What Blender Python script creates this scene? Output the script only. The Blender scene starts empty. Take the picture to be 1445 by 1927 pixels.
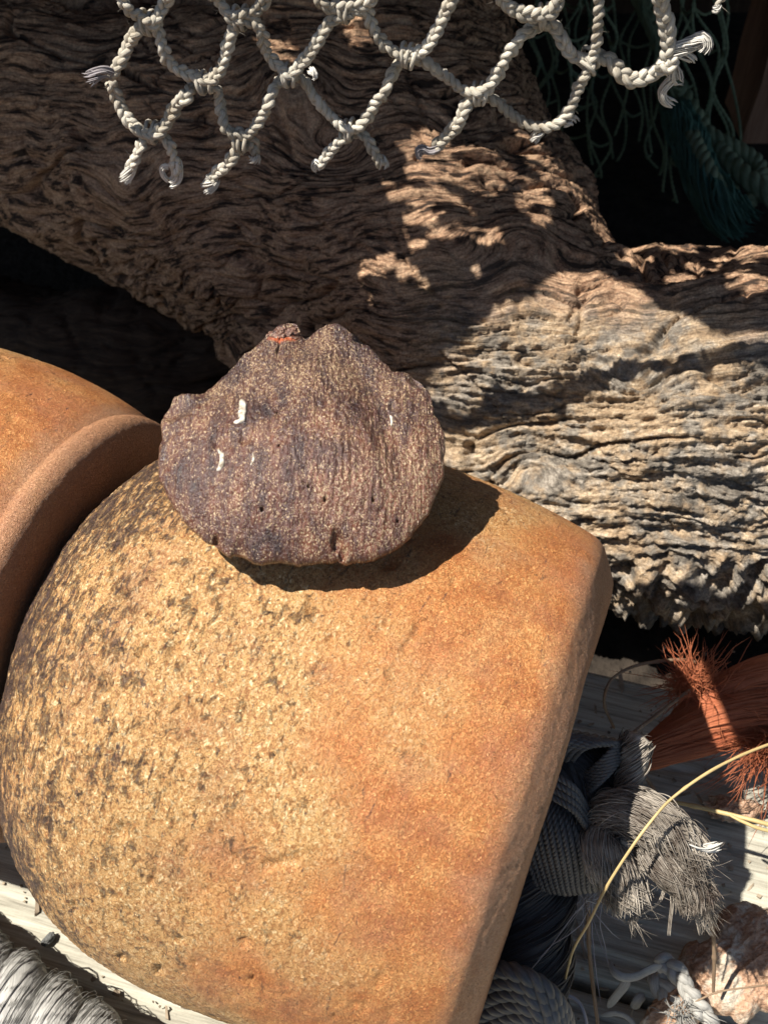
import bpy, math, random
import numpy as np
from mathutils import Vector, Matrix
R0 = random.Random(7)
S = 0.01                      # everything below is laid out in centimetres
sc = bpy.context.scene
COL = sc.collection

# ------------------------------------------------------------------ camera
FPX, CXP, CYP = 1985.0, 722.5, 963.5
TH = math.radians(50)
X = np.array([1., 0, 0]); F = np.array([0, math.cos(TH), -math.sin(TH)]); U = np.array([0, math.sin(TH), math.cos(TH)])
CAM = np.array([0, 0, 24.92])
cd = bpy.data.cameras.new('camera'); cam = bpy.data.objects.new('camera', cd); COL.objects.link(cam)
cam.location = CAM*S; cam.rotation_euler = (math.radians(90)-TH, 0, 0)
cd.sensor_fit = 'HORIZONTAL'; cd.sensor_width = 36; cd.lens = FPX/1445*36
cd.clip_start = 0.005; cd.clip_end = 60
cd.dof.use_dof = True; cd.dof.focus_distance = 19.6*S; cd.dof.aperture_fstop = 60
sc.camera = cam
# ------------------------------------------------------------------ light
SAZ, SEL = math.radians(186), math.radians(62)
SUN = np.array([math.cos(SAZ)*math.cos(SEL), math.sin(SAZ)*math.cos(SEL), math.sin(SEL)])
w = bpy.data.worlds.new('World'); sc.world = w; w.use_nodes = True
nt = w.node_tree; bg = nt.nodes['Background']
sky = nt.nodes.new('ShaderNodeTexSky'); sky.sky_type = 'NISHITA'; sky.sun_disc = False
sky.sun_elevation = SEL; sky.sun_rotation = math.radians(90)-SAZ
nt.links.new(sky.outputs[0], bg.inputs[0]); bg.inputs[1].default_value = 0.052
ld = bpy.data.lights.new('sun', 'SUN'); ld.energy = 4.9; ld.angle = math.radians(.53); ld.color = (1, .95, .87)
lo = bpy.data.objects.new('sun', ld); COL.objects.link(lo)
lo.rotation_euler = Vector(SUN).to_track_quat('Z', 'Y').to_euler(); lo.location = SUN*2
sc.view_settings.view_transform = 'Standard'; sc.view_settings.look = 'None'
sc.view_settings.exposure = 0.88; sc.view_settings.gamma = 1
sc.view_settings.use_curve_mapping = False
sc.cycles.use_denoising = True
sc.cycles.max_bounces = 8

def P(px, py, d):
    return CAM + d*(F + (px-CXP)/FPX*X - (py-CYP)/FPX*U)
def G(px, py, z=0.0):
    v = F + (px-CXP)/FPX*X - (py-CYP)/FPX*U
    return CAM + v*(z-CAM[2])/v[2]
def GY(px, py, y):
    v = F + (px-CXP)/FPX*X - (py-CYP)/FPX*U
    return CAM + v*(y-CAM[1])/v[1]

# ------------------------------------------------------------------ numpy noise
_rs = np.random.RandomState(3)
_perm = _rs.permutation(256).astype(np.int32); _perm = np.concatenate([_perm, _perm, _perm])
_gr = _rs.normal(size=(256, 3)).astype(np.float32); _gr /= np.linalg.norm(_gr, axis=1)[:, None]
def noise(p):
    p = np.asarray(p, np.float32)
    i = np.floor(p).astype(np.int32); f = p-i; i &= 255
    u = f*f*f*(f*(f*6-15)+10)
    def g(dx, dy, dz):
        h = _perm[_perm[_perm[(i[:, 0]+dx) & 255]+((i[:, 1]+dy) & 255)]+((i[:, 2]+dz) & 255)]
        q = _gr[h]
        return q[:, 0]*(f[:, 0]-dx)+q[:, 1]*(f[:, 1]-dy)+q[:, 2]*(f[:, 2]-dz)
    def mix(a, b, t): return a+(b-a)*t
    x0 = mix(g(0, 0, 0), g(1, 0, 0), u[:, 0]); x1 = mix(g(0, 1, 0), g(1, 1, 0), u[:, 0])
    x2 = mix(g(0, 0, 1), g(1, 0, 1), u[:, 0]); x3 = mix(g(0, 1, 1), g(1, 1, 1), u[:, 0])
    return mix(mix(x0, x1, u[:, 1]), mix(x2, x3, u[:, 1]), u[:, 2])*1.6
def fbm(p, o=4, g=.5):
    s = 0; a = 1; p = np.asarray(p, np.float32)
    for k in range(o):
        s = s+a*noise(p*(2**k)+k*17.3); a *= g
    return s
def ridge(p, o=3):
    s = 0; a = 1; p = np.asarray(p, np.float32)
    for k in range(o):
        s = s+a*(1-np.abs(noise(p*(2**k)+k*11.1))*2); a *= .5
    return s
def sst(a, b, x):
    t = np.clip((x-a)/(b-a), 0, 1); return t*t*(3-2*t)

# ------------------------------------------------------------------ mesh helpers
def mesh_np(name, V, Q, uv=None, smooth=True, T=None):
    V = np.asarray(V, np.float32)*S
    me = bpy.data.meshes.new(name)
    Q = np.asarray(Q, np.int32).reshape(-1, 4); T = np.zeros((0, 3), np.int32) if T is None else np.asarray(T, np.int32).reshape(-1, 3)
    me.vertices.add(len(V)); me.vertices.foreach_set('co', V.ravel())
    li = np.concatenate([Q.ravel(), T.ravel()]); me.loops.add(len(li)); me.loops.foreach_set('vertex_index', li)
    n = len(Q)+len(T); me.polygons.add(n)
    st = np.concatenate([np.arange(len(Q))*4, len(Q)*4+np.arange(len(T))*3]).astype(np.int32)
    me.polygons.foreach_set('loop_start', st)
    me.update(calc_edges=True)
    me.polygons.foreach_set('use_smooth', np.full(n, smooth))
    if uv is not None:
        l = me.uv_layers.new(name='UVMap'); l.data.foreach_set('uv', np.asarray(uv, np.float32)[li].ravel())
    me.validate()
    return me
def obj(name, me, mat, parent=None, label=None, cat=None, group=None, kind=None, loc=None):
    o = bpy.data.objects.new(name, me); COL.objects.link(o)
    if me is not None and mat is not None: me.materials.clear(); me.materials.append(mat)
    if parent is not None: o.parent = parent
    if loc is not None: o.location = np.asarray(loc)*S
    for k, v in (('label', label), ('category', cat), ('group', group), ('kind', kind)):
        if v: o[k] = v
    return o
def empty(name, label, cat, group=None, kind=None):
    return obj(name, None, None, None, label, cat, group, kind)

class MB:
    def __init__(s): s.V = []; s.Q = []; s.UV = []; s.n = 0
    def add(s, V, Q, uv=None):
        V = np.asarray(V, float); s.V.append(V); s.Q.append(np.asarray(Q)+s.n)
        s.UV.append(np.zeros((len(V), 2)) if uv is None else uv); s.n += len(V)
    def mesh(s, name, smooth=True):
        return mesh_np(name, np.vstack(s.V), np.vstack(s.Q), np.vstack(s.UV), smooth)
def smooth_path(pts, n=None, step=.15):
    P_ = np.asarray(pts, float); m = len(P_)
    A = np.vstack([2*P_[0]-P_[1], P_, 2*P_[-1]-P_[-2]]); out = []
    for i in range(m-1):
        p0, p1, p2, p3 = A[i:i+4]; k = max(2, int(np.linalg.norm((p2-p1)[:3])/step)+1)
        t = np.linspace(0, 1, k, endpoint=False)[:, None]
        out.append(.5*((2*p1)+(-p0+p2)*t+(2*p0-5*p1+4*p2-p3)*t*t+(-p0+3*p1-3*p2+p3)*t**3))
    out.append(P_[-1:]); return np.vstack(out)
def resample(path, step):
    d = np.r_[0, np.cumsum(np.linalg.norm(np.diff(path[:, :3], axis=0), axis=1))]
    n = max(3, int(d[-1]/step)+1); t = np.linspace(0, d[-1], n)
    return np.stack([np.interp(t, d, path[:, k]) for k in range(path.shape[1])], 1), t
def frames(path, ref=None):
    T = np.gradient(path, axis=0); T /= np.maximum(np.linalg.norm(T, axis=1), 1e-9)[:, None]
    N = np.zeros_like(T); r = np.array(-F if ref is None else ref, float)
    if ref is not None or True:
        n = r-T[0]*(r@T[0])
        if np.linalg.norm(n) < .1: n = np.cross(T[0], [1, .3, .2])
        N[0] = n/np.linalg.norm(n)
        for i in range(1, len(T)):
            n = N[i-1]-T[i]*(N[i-1]@T[i]); N[i] = n/max(np.linalg.norm(n), 1e-9)
    return T, N, np.cross(T, N)
def sweep(mb, path, r, m=8, vscale=1., flat=1., close=True, ref=None, u0=0):
    path = np.asarray(path, float); T, N, B = frames(path, ref); n = len(path)
    r = np.broadcast_to(np.asarray(r, float), (n,)).copy()
    if close: r[0] *= .25; r[-1] *= .25
    a = np.linspace(0, 2*np.pi, m, endpoint=False)
    V = path[:, None]+r[:, None, None]*(flat*np.cos(a)[None, :, None]*N[:, None]+np.sin(a)[None, :, None]*B[:, None])
    i = np.arange(n-1)[:, None]*m; j = np.arange(m)[None]; j2 = (j+1) % m
    Q = np.stack([i+j, i+j2, i+m+j2, i+m+j], -1).reshape(-1, 4)
    L = np.r_[0, np.cumsum(np.linalg.norm(np.diff(path, axis=0), axis=1))]
    vv = np.abs(a/np.pi-1)*vscale
    uv = np.stack(np.broadcast_arrays((L+u0)[:, None], vv[None]), -1).reshape(-1, 2)
    V = V.reshape(-1, 3)
    if close:
        Q = np.vstack([Q, [[0, m-1, m-2, 1] if m > 3 else [0, 2, 1, 1]]]) if m == 4 else Q
    mb.add(V, Q, uv)
def braid(mb, path, R=.155, pitch=.62, m=7, jit=.01, seed=0):
    """three flat strands plaited along the path"""
    p, t = resample(smooth_path(path, step=.1), pitch/13)
    T, N, B = frames(p); rg = np.random.RandomState(seed)
    ph0 = rg.rand()*6
    wob = 1+.12*fbm(np.stack([t*1.3, t*0+seed, t*0], 1), 2)
    for k in range(3):
        a = 2*np.pi*t/pitch+2*np.pi*k/3+ph0
        q = p+(R*.60*wob*np.sin(a))[:, None]*B+(R*.36*np.sin(2*a))[:, None]*N
        q = q+rg.normal(size=3)*jit
        sweep(mb, q, R*.50*wob*(1+.14*np.sin(3*a+k)+.18*noise(q*5)), m, ref=None, u0=seed*3+k)
def rope(mb, path, R, n=3, pitch=1.2, m=7, sr=None, ph0=0, hand=1, step=None):
    pth = np.asarray(path, float); p, t = resample(smooth_path(pth, step=.1), step or pitch/14)
    Rv = p[:, 3] if p.shape[1] > 3 else np.full(len(p), R); p = p[:, :3]
    T, N, B = frames(p)
    k_s = sr or {2: .5, 3: .5, 4: .45}.get(n, .4)
    for k in range(n):
        a = hand*2*np.pi*t/pitch+2*np.pi*k/n+ph0
        q = p+(Rv*(1-k_s))[:, None]*(np.cos(a)[:, None]*N+np.sin(a)[:, None]*B)
        sweep(mb, q, Rv*k_s*1.08, m, u0=k*7)
def bundle(mb, path, n=120, fr=.018, twist=1.0, splay=0., seed=0, step=.14, curl=.05, loose=.15, m=3, stray=.1, start=0., onlyshell=.5):
    """strand made of many fine fibres; path rows x,y,z,radius"""
    rg = np.random.RandomState(seed)
    p, t = resample(smooth_path(np.asarray(path, float), step=.08), step)
    R = p[:, 3]; p = p[:, :3]; T, N, B = frames(p); L = t[-1]
    for k in range(n):
        rr = onlyshell+(1-onlyshell)*rg.rand()**.5; a0 = rg.rand()*2*np.pi
        s0 = rg.rand()*start; s1 = 1-rg.rand()*.12
        sel = (t >= s0*L) & (t <= s1*L)
        if sel.sum() < 4: continue
        tt = t[sel]; a = a0+twist*tt/max(L, .1)*2*np.pi
        rad = rr*R[sel]
        e = np.clip((tt/L-.65)/.35, 0, 1)**2*splay*(rg.rand()**1.5)
        if rg.rand() < stray: rad = rad*(1.05+.5*rg.rand()*((tt-tt[0])/L)**2)
        rad = rad+e
        q = p[sel]+rad[:, None]*(np.cos(a)[:, None]*N[sel]+np.sin(a)[:, None]*B[sel])
        c = curl*rg.rand()
        w1 = np.sin(tt*rg.uniform(2, 6)+rg.rand()*6)[:, None]; w2 = np.sin(tt*rg.uniform(2, 6)+rg.rand()*6)[:, None]
        q = q+c*w1*rg.normal(size=3)+c*w2*rg.normal(size=3)
        sweep(mb, q, fr*(.7+.6*rg.rand()), m, u0=rg.rand()*50)
def fuzz(mb, centers, n, length=.4, r=.006, seed=0, up=(0, 0, .3), m=3, out=None):
    rg = np.random.RandomState(seed); c = np.asarray(centers)
    for k in range(n):
        i = rg.randint(len(c)); p0 = c[i][:3]+rg.normal(size=3)*.03
        d = rg.normal(size=3) if out is None else out[i]+rg.normal(size=3)*.6
        d = d+np.array(up); d /= np.linalg.norm(d); b = rg.normal(size=3)*.5; l = length*(.3+rg.rand())
        t = np.linspace(0, 1, 6)[:, None]
        sweep(mb, p0+d*t*l+b*t*t*l*.6, np.linspace(r, r*.5, 6), m, u0=rg.rand()*50)

# ------------------------------------------------------------------ materials
class NT:
    def __init__(s, name):
        s.m = bpy.data.materials.new(name); s.m.use_nodes = True; s.t = s.m.node_tree
        s.b = s.t.nodes['Principled BSDF']; s.tc = s.t.nodes.new('ShaderNodeTexCoord')
    def n(s, typ, **kw):
        x = s.t.nodes.new(typ)
        for k, v in kw.items(): setattr(x, k, v)
        return x
    def l(s, a, b): s.t.links.new(a, b)
    def coord(s, scale=(1, 1, 1), uv=False, rot=(0, 0, 0)):
        mp = s.n('ShaderNodeMapping'); k = 1 if uv else 100
        mp.inputs['Scale'].default_value = [c*k for c in scale]; mp.inputs['Rotation'].default_value = rot
        s.l(s.tc.outputs['UV' if uv else 'Object'], mp.inputs['Vector']); return mp.outputs[0]
    def noise(s, vec, scale, detail=3, rough=.55, dist=0, ty='FBM'):
        x = s.n('ShaderNodeTexNoise'); x.noise_type = ty
        x.inputs['Scale'].default_value = scale; x.inputs['Detail'].default_value = detail
        x.inputs['Roughness'].default_value = rough; x.inputs['Distortion'].default_value = dist
        s.l(vec, x.inputs['Vector']); return x.outputs['Fac']
    def vor(s, vec, scale, feature='F1', out='Distance', rnd=1):
        x = s.n('ShaderNodeTexVoronoi'); x.feature = feature; x.inputs['Scale'].default_value = scale; x.inputs['Randomness'].default_value = rnd
        s.l(vec, x.inputs['Vector']); return x.outputs[out]
    def ramp(s, fac, stops, interp='LINEAR'):
        x = s.n('ShaderNodeValToRGB'); e = x.color_ramp.elements; x.color_ramp.interpolation = interp
        while len(e) < len(stops): e.new(.5)
        for k, (p, c) in enumerate(stops):
            e[k].position = p; e[k].color = (c if hasattr(c, '__len__') else (c, c, c))[:3]+(1,) if hasattr(c, '__len__') else (c, c, c, 1)
        s.l(fac, x.inputs[0]); return x.outputs[0]
    def mix(s, fac, a, b, mode='MIX'):
        x = s.n('ShaderNodeMix'); x.data_type = 'RGBA'; x.blend_type = mode
        for v, i in ((fac, 0), (a, 6), (b, 7)):
            if hasattr(v, 'links') or hasattr(v, 'is_output'): s.l(v, x.inputs[i])
            elif i == 0: x.inputs[0].default_value = v
            else: x.inputs[i].default_value = tuple(v)+(1,) if len(v) == 3 else v
        return x.outputs[2]
    def math(s, op, a, b=0., clamp=False):
        x = s.n('ShaderNodeMath', operation=op); x.use_clamp = clamp
        for v, i in ((a, 0), (b, 1)):
            if hasattr(v, 'is_output'): s.l(v, x.inputs[i])
            else: x.inputs[i].default_value = v
        return x.outputs[0]
    def bump(s, h, dist_cm, strength=1., prev=None):
        x = s.n('ShaderNodeBump'); x.inputs['Distance'].default_value = dist_cm*S; x.inputs['Strength'].default_value = strength
        s.l(h, x.inputs['Height'])
        if prev is not None: s.l(prev, x.inputs['Normal'])
        return x.outputs[0]
    def done(s, col, rough=.8, nrm=None, spec=.3):
        if hasattr(col, 'is_output'): s.l(col, s.b.inputs['Base Color'])
        else: s.b.inputs['Base Color'].default_value = tuple(col)+(1,)
        if hasattr(rough, 'is_output'): s.l(rough, s.b.inputs['Roughness'])
        else: s.b.inputs['Roughness'].default_value = rough
        s.b.inputs['Specular IOR Level'].default_value = spec
        if nrm is not None: s.l(nrm, s.b.inputs['Normal'])
        return s.m

def mat_fibre(name, c1, c2, rough=.6, spec=.4, us=2.5, vs=14, bump=.02, sheen=0, lo=.3, hi=.68):
    k = NT(name); v = k.coord((us, vs, 1), uv=True)
    n1 = k.noise(v, 1.0, 4, .6); o = k.coord(); n2 = k.noise(o, 1.3, 3); n3 = k.noise(o, 14, 2)
    f = k.math('ADD', k.math('MULTIPLY', n1, .55), k.math('MULTIPLY', n2, .45))
    c = k.ramp(f, [(lo, c1), (hi, c2)])
    c = k.mix(k.math('MULTIPLY', n3, .35), c, tuple(x*.55 for x in c1))
    k.b.inputs['Sheen Weight'].default_value = sheen
    return k.done(c, rough, k.bump(n3, bump*.5, .5, k.bump(n1, bump, .8)), spec)

def mat_wood(name, dark, mid, light, scale=1., rough=.85, grain=(.22, 3.2, 3.2), ori=(0, 0, 0), bump=.05, spec=.25, grey=None):
    k = NT(name)
    a = k.n('ShaderNodeAttribute'); a.attribute_name = 'gc'
    mp = k.n('ShaderNodeMapping'); mp.inputs['Scale'].default_value = grain; k.l(a.outputs['Vector'], mp.inputs['Vector']); v = mp.outputs[0]
    n1 = k.noise(v, 2.2*scale, 6, .65, .15); n2 = k.noise(v, 8*scale, 4, .6, .1)
    o = k.coord(); big = k.noise(o, .35, 3); fine = k.noise(o, 16, 3, .6)
    f = k.math('ADD', k.math('MULTIPLY', n1, .6), k.math('MULTIPLY', n2, .4))
    c = k.ramp(f, [(.3, dark), (.5, mid), (.72, light)])
    if grey: c = k.mix(k.ramp(big, [(.42, 0.), (.6, .8)]), c, k.ramp(f, [(.32, tuple(x*.35 for x in grey)), (.66, grey)]))
    c = k.mix(k.math('MULTIPLY', fine, .5), c, k.mix(.5, c, dark))
    b = k.bump(n1, bump, .7); b = k.bump(n2, bump*.5, .7, b); b = k.bump(fine, bump*.35, .6, b)
    return k.done(c, rough, b, spec)
def add_gc(me, arr):
    a = me.attributes.new('gc', 'FLOAT_VECTOR', 'POINT'); a.data.foreach_set('vector', np.asarray(arr, np.float32).ravel())

# ------------------------------------------------------------------ deck
Gd = np.array([.965, -.262, 0]); Gn = np.array([.262, .965, 0])
M_deck = mat_wood('weathered_deck_wood', (.13, .115, .09), (.40, .375, .30), (.66, .63, .52), grain=(.12, 2.6, 2.6), bump=.035)
deck = empty('boardwalk', None, None, kind='structure')
def plank(name, c, half_l, half_w, th, mat, parent, seed, ax=Gd, nx=Gn, step=.09, fine=True, warp=.02):
    """board with rounded edges, grain ridges and end checks, top face at c.z"""
    nl = int(2*half_l/(step*3 if fine else .6))+1; nw = int(2*half_w/(step if fine else .4))+1
    u = np.linspace(-half_l, half_l, nl); v = np.linspace(-half_w, half_w, nw)
    Uu, Vv = np.meshgrid(u, v, indexing='ij'); uu, vv = Uu.ravel(), Vv.ravel()
    ed = half_w-np.abs(vv); drop = -.22*np.exp(-ed/.12)
    gv = vv+.35*noise(np.stack([uu*.12, vv*.25, vv*0+seed], 1))
    h = .03*ridge(np.stack([uu*.10, gv*2.1, uu*0+seed*3], 1), 3)-.03+.05*noise(np.stack([uu*.1, vv*.3, uu*0+seed], 1))
    ck = 1-np.abs(noise(np.stack([uu*.06, gv*.8, uu*0+seed+9.], 1)))*14
    h = h-.14*np.clip(ck, 0, 1)
    z = h+drop+warp*0
    top = c[None]+uu[:, None]*ax+vv[:, None]*nx+np.array([0, 0, 1.])*z[:, None]
    n = len(top); bot = c[None]+uu[:, None]*ax+vv[:, None]*nx-np.array([0, 0, th])
    idx = np.arange(n).reshape(nl, nw); q = np.stack([idx[:-1, :-1], idx[1:, :-1], idx[1:, 1:], idx[:-1, 1:]], -1).reshape(-1, 4)
    rim = np.concatenate([idx[:, 0], idx[-1, 1:], idx[::-1, -1][1:], idx[0, ::-1][1:-1]])
    r2 = np.roll(rim, -1); side = np.stack([rim, rim+n, r2+n, r2], -1)
    cb = [idx[0, 0]+n, idx[0, -1]+n, idx[-1, -1]+n, idx[-1, 0]+n]
    me = mesh_np(name, np.vstack([top, bot]), np.vstack([q, side, [cb]]))
    gc = np.stack([uu, vv, uu*0+seed*5], 1); add_gc(me, np.vstack([gc, gc+[0, 0, .5]]))
    return obj(name, me, mat, parent)
for i, k in enumerate(range(-2, 2)):
    near = -1 <= k <= 2
    c = np.array([0, 4.0, 0])+Gn*(k*8.35)+Gd*(i % 2*.7)+np.array([0, 0, -.02*(i % 3)])
    plank('plank', c, 26, 4.05, 1.6, M_deck, deck, i+1, fine=near)
gk = NT('dark_soil'); gv = gk.coord(); gm = gk.done(gk.ramp(gk.noise(gv, 1.5, 5), [(.3, (.015, .011, .008)), (.7, (.05, .038, .028))]), .95, gk.bump(gk.noise(gv, 3, 5), .2))
nn = 60; gx, gy = np.meshgrid(np.linspace(-600, 600, nn), np.linspace(-400, 1200, nn), indexing='ij')
idx = np.arange(nn*nn).reshape(nn, nn); q = np.stack([idx[:-1, :-1], idx[1:, :-1], idx[1:, 1:], idx[:-1, 1:]], -1).reshape(-1, 4)
gz = -3.2+.5*noise(np.stack([gx.ravel()*.02, gy.ravel()*.02, gx.ravel()*0], 1))
obj('ground', mesh_np('ground', np.stack([gx.ravel(), gy.ravel(), gz], 1), q), gm, kind='structure')

# ------------------------------------------------------------------ driftwood
def cam_uvw(p):
    q = p-CAM; return np.stack([q@X, q@U, q@F], 1)
def remesh_tubes(tubes, voxel, sc_=1.0):
    """union of tapered tubes -> closed surface (vertices in cm, quads)"""
    mb = MB()
    for tb in tubes:
        a = np.array([np.r_[P(t[0], t[1], t[2]*sc_), t[3]*sc_] for t in tb]); p, _ = resample(smooth_path(a, step=.5), .7)
        m = 26; T, N, B = frames(p[:, :3]); an = np.linspace(0, 2*np.pi, m, endpoint=False)
        V = (p[:, None, :3]+p[:, 3][:, None, None]*(np.cos(an)[None, :, None]*N[:, None]+np.sin(an)[None, :, None]*B[:, None])).reshape(-1, 3)
        n = len(p); i = np.arange(n-1)[:, None]*m; j = np.arange(m)[None]; j2 = (j+1) % m
        Q = np.stack([i+j, i+j2, i+m+j2, i+m+j], -1).reshape(-1, 4)
        caps = []
        for e, rev in ((0, 1), ((n-1)*m, 0)):
            ring = [e+x for x in range(m)]; 
            for x in range(1, m-2, 2):
                f = [ring[0], ring[x], ring[x+1], ring[x+2]]; caps.append(f[::-1] if rev else f)
        mb.add(V, np.vstack([Q, caps]))
    me = bpy.data.meshes.new('tmp'); V = np.vstack(mb.V); me.from_pydata([tuple(v) for v in V], [], [tuple(int(x) for x in f) for f in np.vstack(mb.Q)])
    o = bpy.data.objects.new('tmp', me); COL.objects.link(o)
    md = o.modifiers.new('r', 'REMESH'); md.mode = 'VOXEL'; md.voxel_size = voxel
    sm = o.modifiers.new('s', 'SMOOTH'); sm.iterations = 12; sm.factor = .6
    ev = o.evaluated_get(bpy.context.evaluated_depsgraph_get()); m2 = ev.to_mesh()
    n = len(m2.vertices); co = np.zeros(n*3, np.float32); m2.vertices.foreach_get('co', co)
    no = np.zeros(n*3, np.float32); m2.vertex_normals.foreach_get('vector', no)
    q = np.zeros(len(m2.polygons)*4, np.int32); m2.polygons.foreach_get('vertices', q)
    ev.to_mesh_clear(); bpy.data.objects.remove(o); bpy.data.meshes.remove(me)
    return co.reshape(-1, 3), no.reshape(-1, 3), q.reshape(-1, 4)

def driftwood(name, tubes, voxel, mat, label, cat, amp=1., seed=0., rough_right=True, extra=None, sc_=1.0):
    co, no, q = remesh_tubes(tubes, voxel, sc_)
    # large lumps first
    co = co+no*(.55*amp*fbm(co*.22+seed, 3))[:, None]
    u = cam_uvw(co); x, y, z = u[:, 0].copy(), u[:, 1].copy(), u[:, 2].copy()
    rz_ = sst(.2, 2.4, x)*sst(6.6, 4.6, y+.12*x)*.6 if rough_right else 0
    # flow of the grain: slow waves and swirls round knots
    gx = x+.5*noise(np.stack([x*.3, y*.3, z*.3+seed], 1))
    gy = y+.8*noise(np.stack([x*.16, y*.22, z*.22+3+seed], 1))+.26*(1-rz_)*noise(np.stack([x*.7, y*.9, z*.9+8], 1))
    for (kx, ky, kd, ks, ka) in [(620, 235, 27, 1.1, 1.1), (540, 70, 27, 1.3, -1.3), (860, 190, 27, .9, .8), (1290, 480, 27, .7, .7), (200, 300, 27, 1.2, .8), (380, 560, 27, .8, -.6), (1050, 860, 24, .9, -.8), (1250, 690, 24, .8, .7), (1000, 420, 27, 1., -.7)]:
        cx_, cy_ = (kx-CXP)/FPX*kd, -(ky-CYP)/FPX*kd
        r2 = ((x-cx_)**2+((y-cy_)*1.3)**2)/ks**2
        gy = gy+ka*np.exp(-r2)
    g = np.stack([gx, gy, z*.6], 1)
    right = sst(.6, 2.4, x)*sst(6.3, 4.6, y+.12*x) if rough_right else x*0    # rotted, blocky lower-right wood
    h = .10*amp*(ridge(g*[.16, 1.0, .9]+seed, 2)-.6)
    h += .062*(ridge(g*[.24, 3.6, 3.]+seed, 3)-.9)*(1-.3*right)
    pl = g[:, 1]*2.6+1.1*noise(g*[.25, .6, .5]+seed+4)                 # layered plates
    saw = pl-np.floor(pl); h += .075*(saw**2)*(noise(g*[.3, .5, .4]+9) > -.1)*amp
    bl = fbm(g*[1.15, 3.6, 2.2]+seed+20, 4, .6); h += right*(.13*bl+.06*ridge(g*[2.2, 6.5, 4.]+seed, 2)-.06+.10*(ridge(g*[.45, 4.6, 3.4]+seed+2, 3)-.9)+.12*(ridge(g*[.22, 1.5, 1.2]+seed+6, 2)-.7))
    h += right*(.06*(ridge(g*[3.2, 8.5, 6.]+seed+5, 2)-.8)*sst(-.5, .3, noise(g*[.5, .8, .6]+66))+.05*fbm(g*[6., 12., 9.]+15, 2))
    h += (1-right)*.04*np.where(noise(g*[.7, 2.6, 2.]+seed+77) > .05, 1, 0)*(ridge(g*[1.2, 7., 5.]+seed, 2)-.6)
    kx_ = noise(g*[.22, .75, .5]+seed+31); ck = np.clip(1-np.abs(kx_)*15, 0, 1); h -= .42*amp*ck*sst(-.25, .2, noise(g*[.2, .3, .3]+seed+40))
    kx2 = noise(g*[.5, 1.9, 1.2]+seed+51); ck2 = np.clip(1-np.abs(kx2)*13, 0, 1); h -= .24*amp*ck2*sst(-.1, .25, noise(g*[.3, .5, .4]+seed+60))
    cr = noise(np.stack([x*.9+.6*gy, gy*.35, z*.4+seed+70], 1)); h -= .15*amp*np.clip(1-np.abs(cr)*13, 0, 1)*sst(.0, .35, noise(g*[.5, .8, .5]+seed+80))
    h += .018*fbm(np.stack([x, y, z], 1)*7., 3)
    if extra is not None: h += extra(x, y, z, u)
    co = co+no*h[:, None]
    me = mesh_np(name, co, q); add_gc(me, g)
    return obj(name, me, mat, None, label, cat)
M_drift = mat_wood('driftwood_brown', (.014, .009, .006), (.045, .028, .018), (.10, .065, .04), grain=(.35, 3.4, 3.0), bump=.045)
# rotted tan / grey on the lower right, red-brown elsewhere: true colour of the wood
k = NT('driftwood_mixed')
a = k.n('ShaderNodeAttribute'); a.attribute_name = 'gc'
mp = k.n('ShaderNodeMapping'); mp.inputs['Scale'].default_value = (.35, 3.4, 3.0); k.l(a.outputs['Vector'], mp.inputs['Vector']); v = mp.outputs[0]
n1 = k.noise(v, 2.0, 6, .65, .2); n2 = k.noise(v, 7, 4, .6, .1); o_ = k.coord(); fine = k.noise(o_, 15, 4, .7); big = k.noise(o_, .55, 4, .6); med = k.noise(o_, 2.2, 4, .6)
f_ = k.math('ADD', k.math('MULTIPLY', n1, .6), k.math('MULTIPLY', n2, .4))
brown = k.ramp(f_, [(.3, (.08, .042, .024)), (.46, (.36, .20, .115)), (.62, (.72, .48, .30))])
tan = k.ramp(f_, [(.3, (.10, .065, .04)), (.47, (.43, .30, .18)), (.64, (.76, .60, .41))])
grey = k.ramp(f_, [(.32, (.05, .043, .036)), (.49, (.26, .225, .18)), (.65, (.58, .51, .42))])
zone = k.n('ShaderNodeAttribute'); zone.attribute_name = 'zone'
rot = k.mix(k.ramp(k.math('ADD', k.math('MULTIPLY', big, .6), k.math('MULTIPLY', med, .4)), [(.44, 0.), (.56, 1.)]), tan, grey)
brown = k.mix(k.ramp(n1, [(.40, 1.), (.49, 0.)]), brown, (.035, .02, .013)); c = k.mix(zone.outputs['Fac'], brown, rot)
c = k.mix(k.ramp(fine, [(.38, .0), (.62, .55)]), c, (.05, .035, .025))
b = k.bump(n1, .09, .9); b = k.bump(n2, .05, .9, b); b = k.bump(fine, .045, .9, b)
M_mixed = k.done(c, .8, b, .3)

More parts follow.
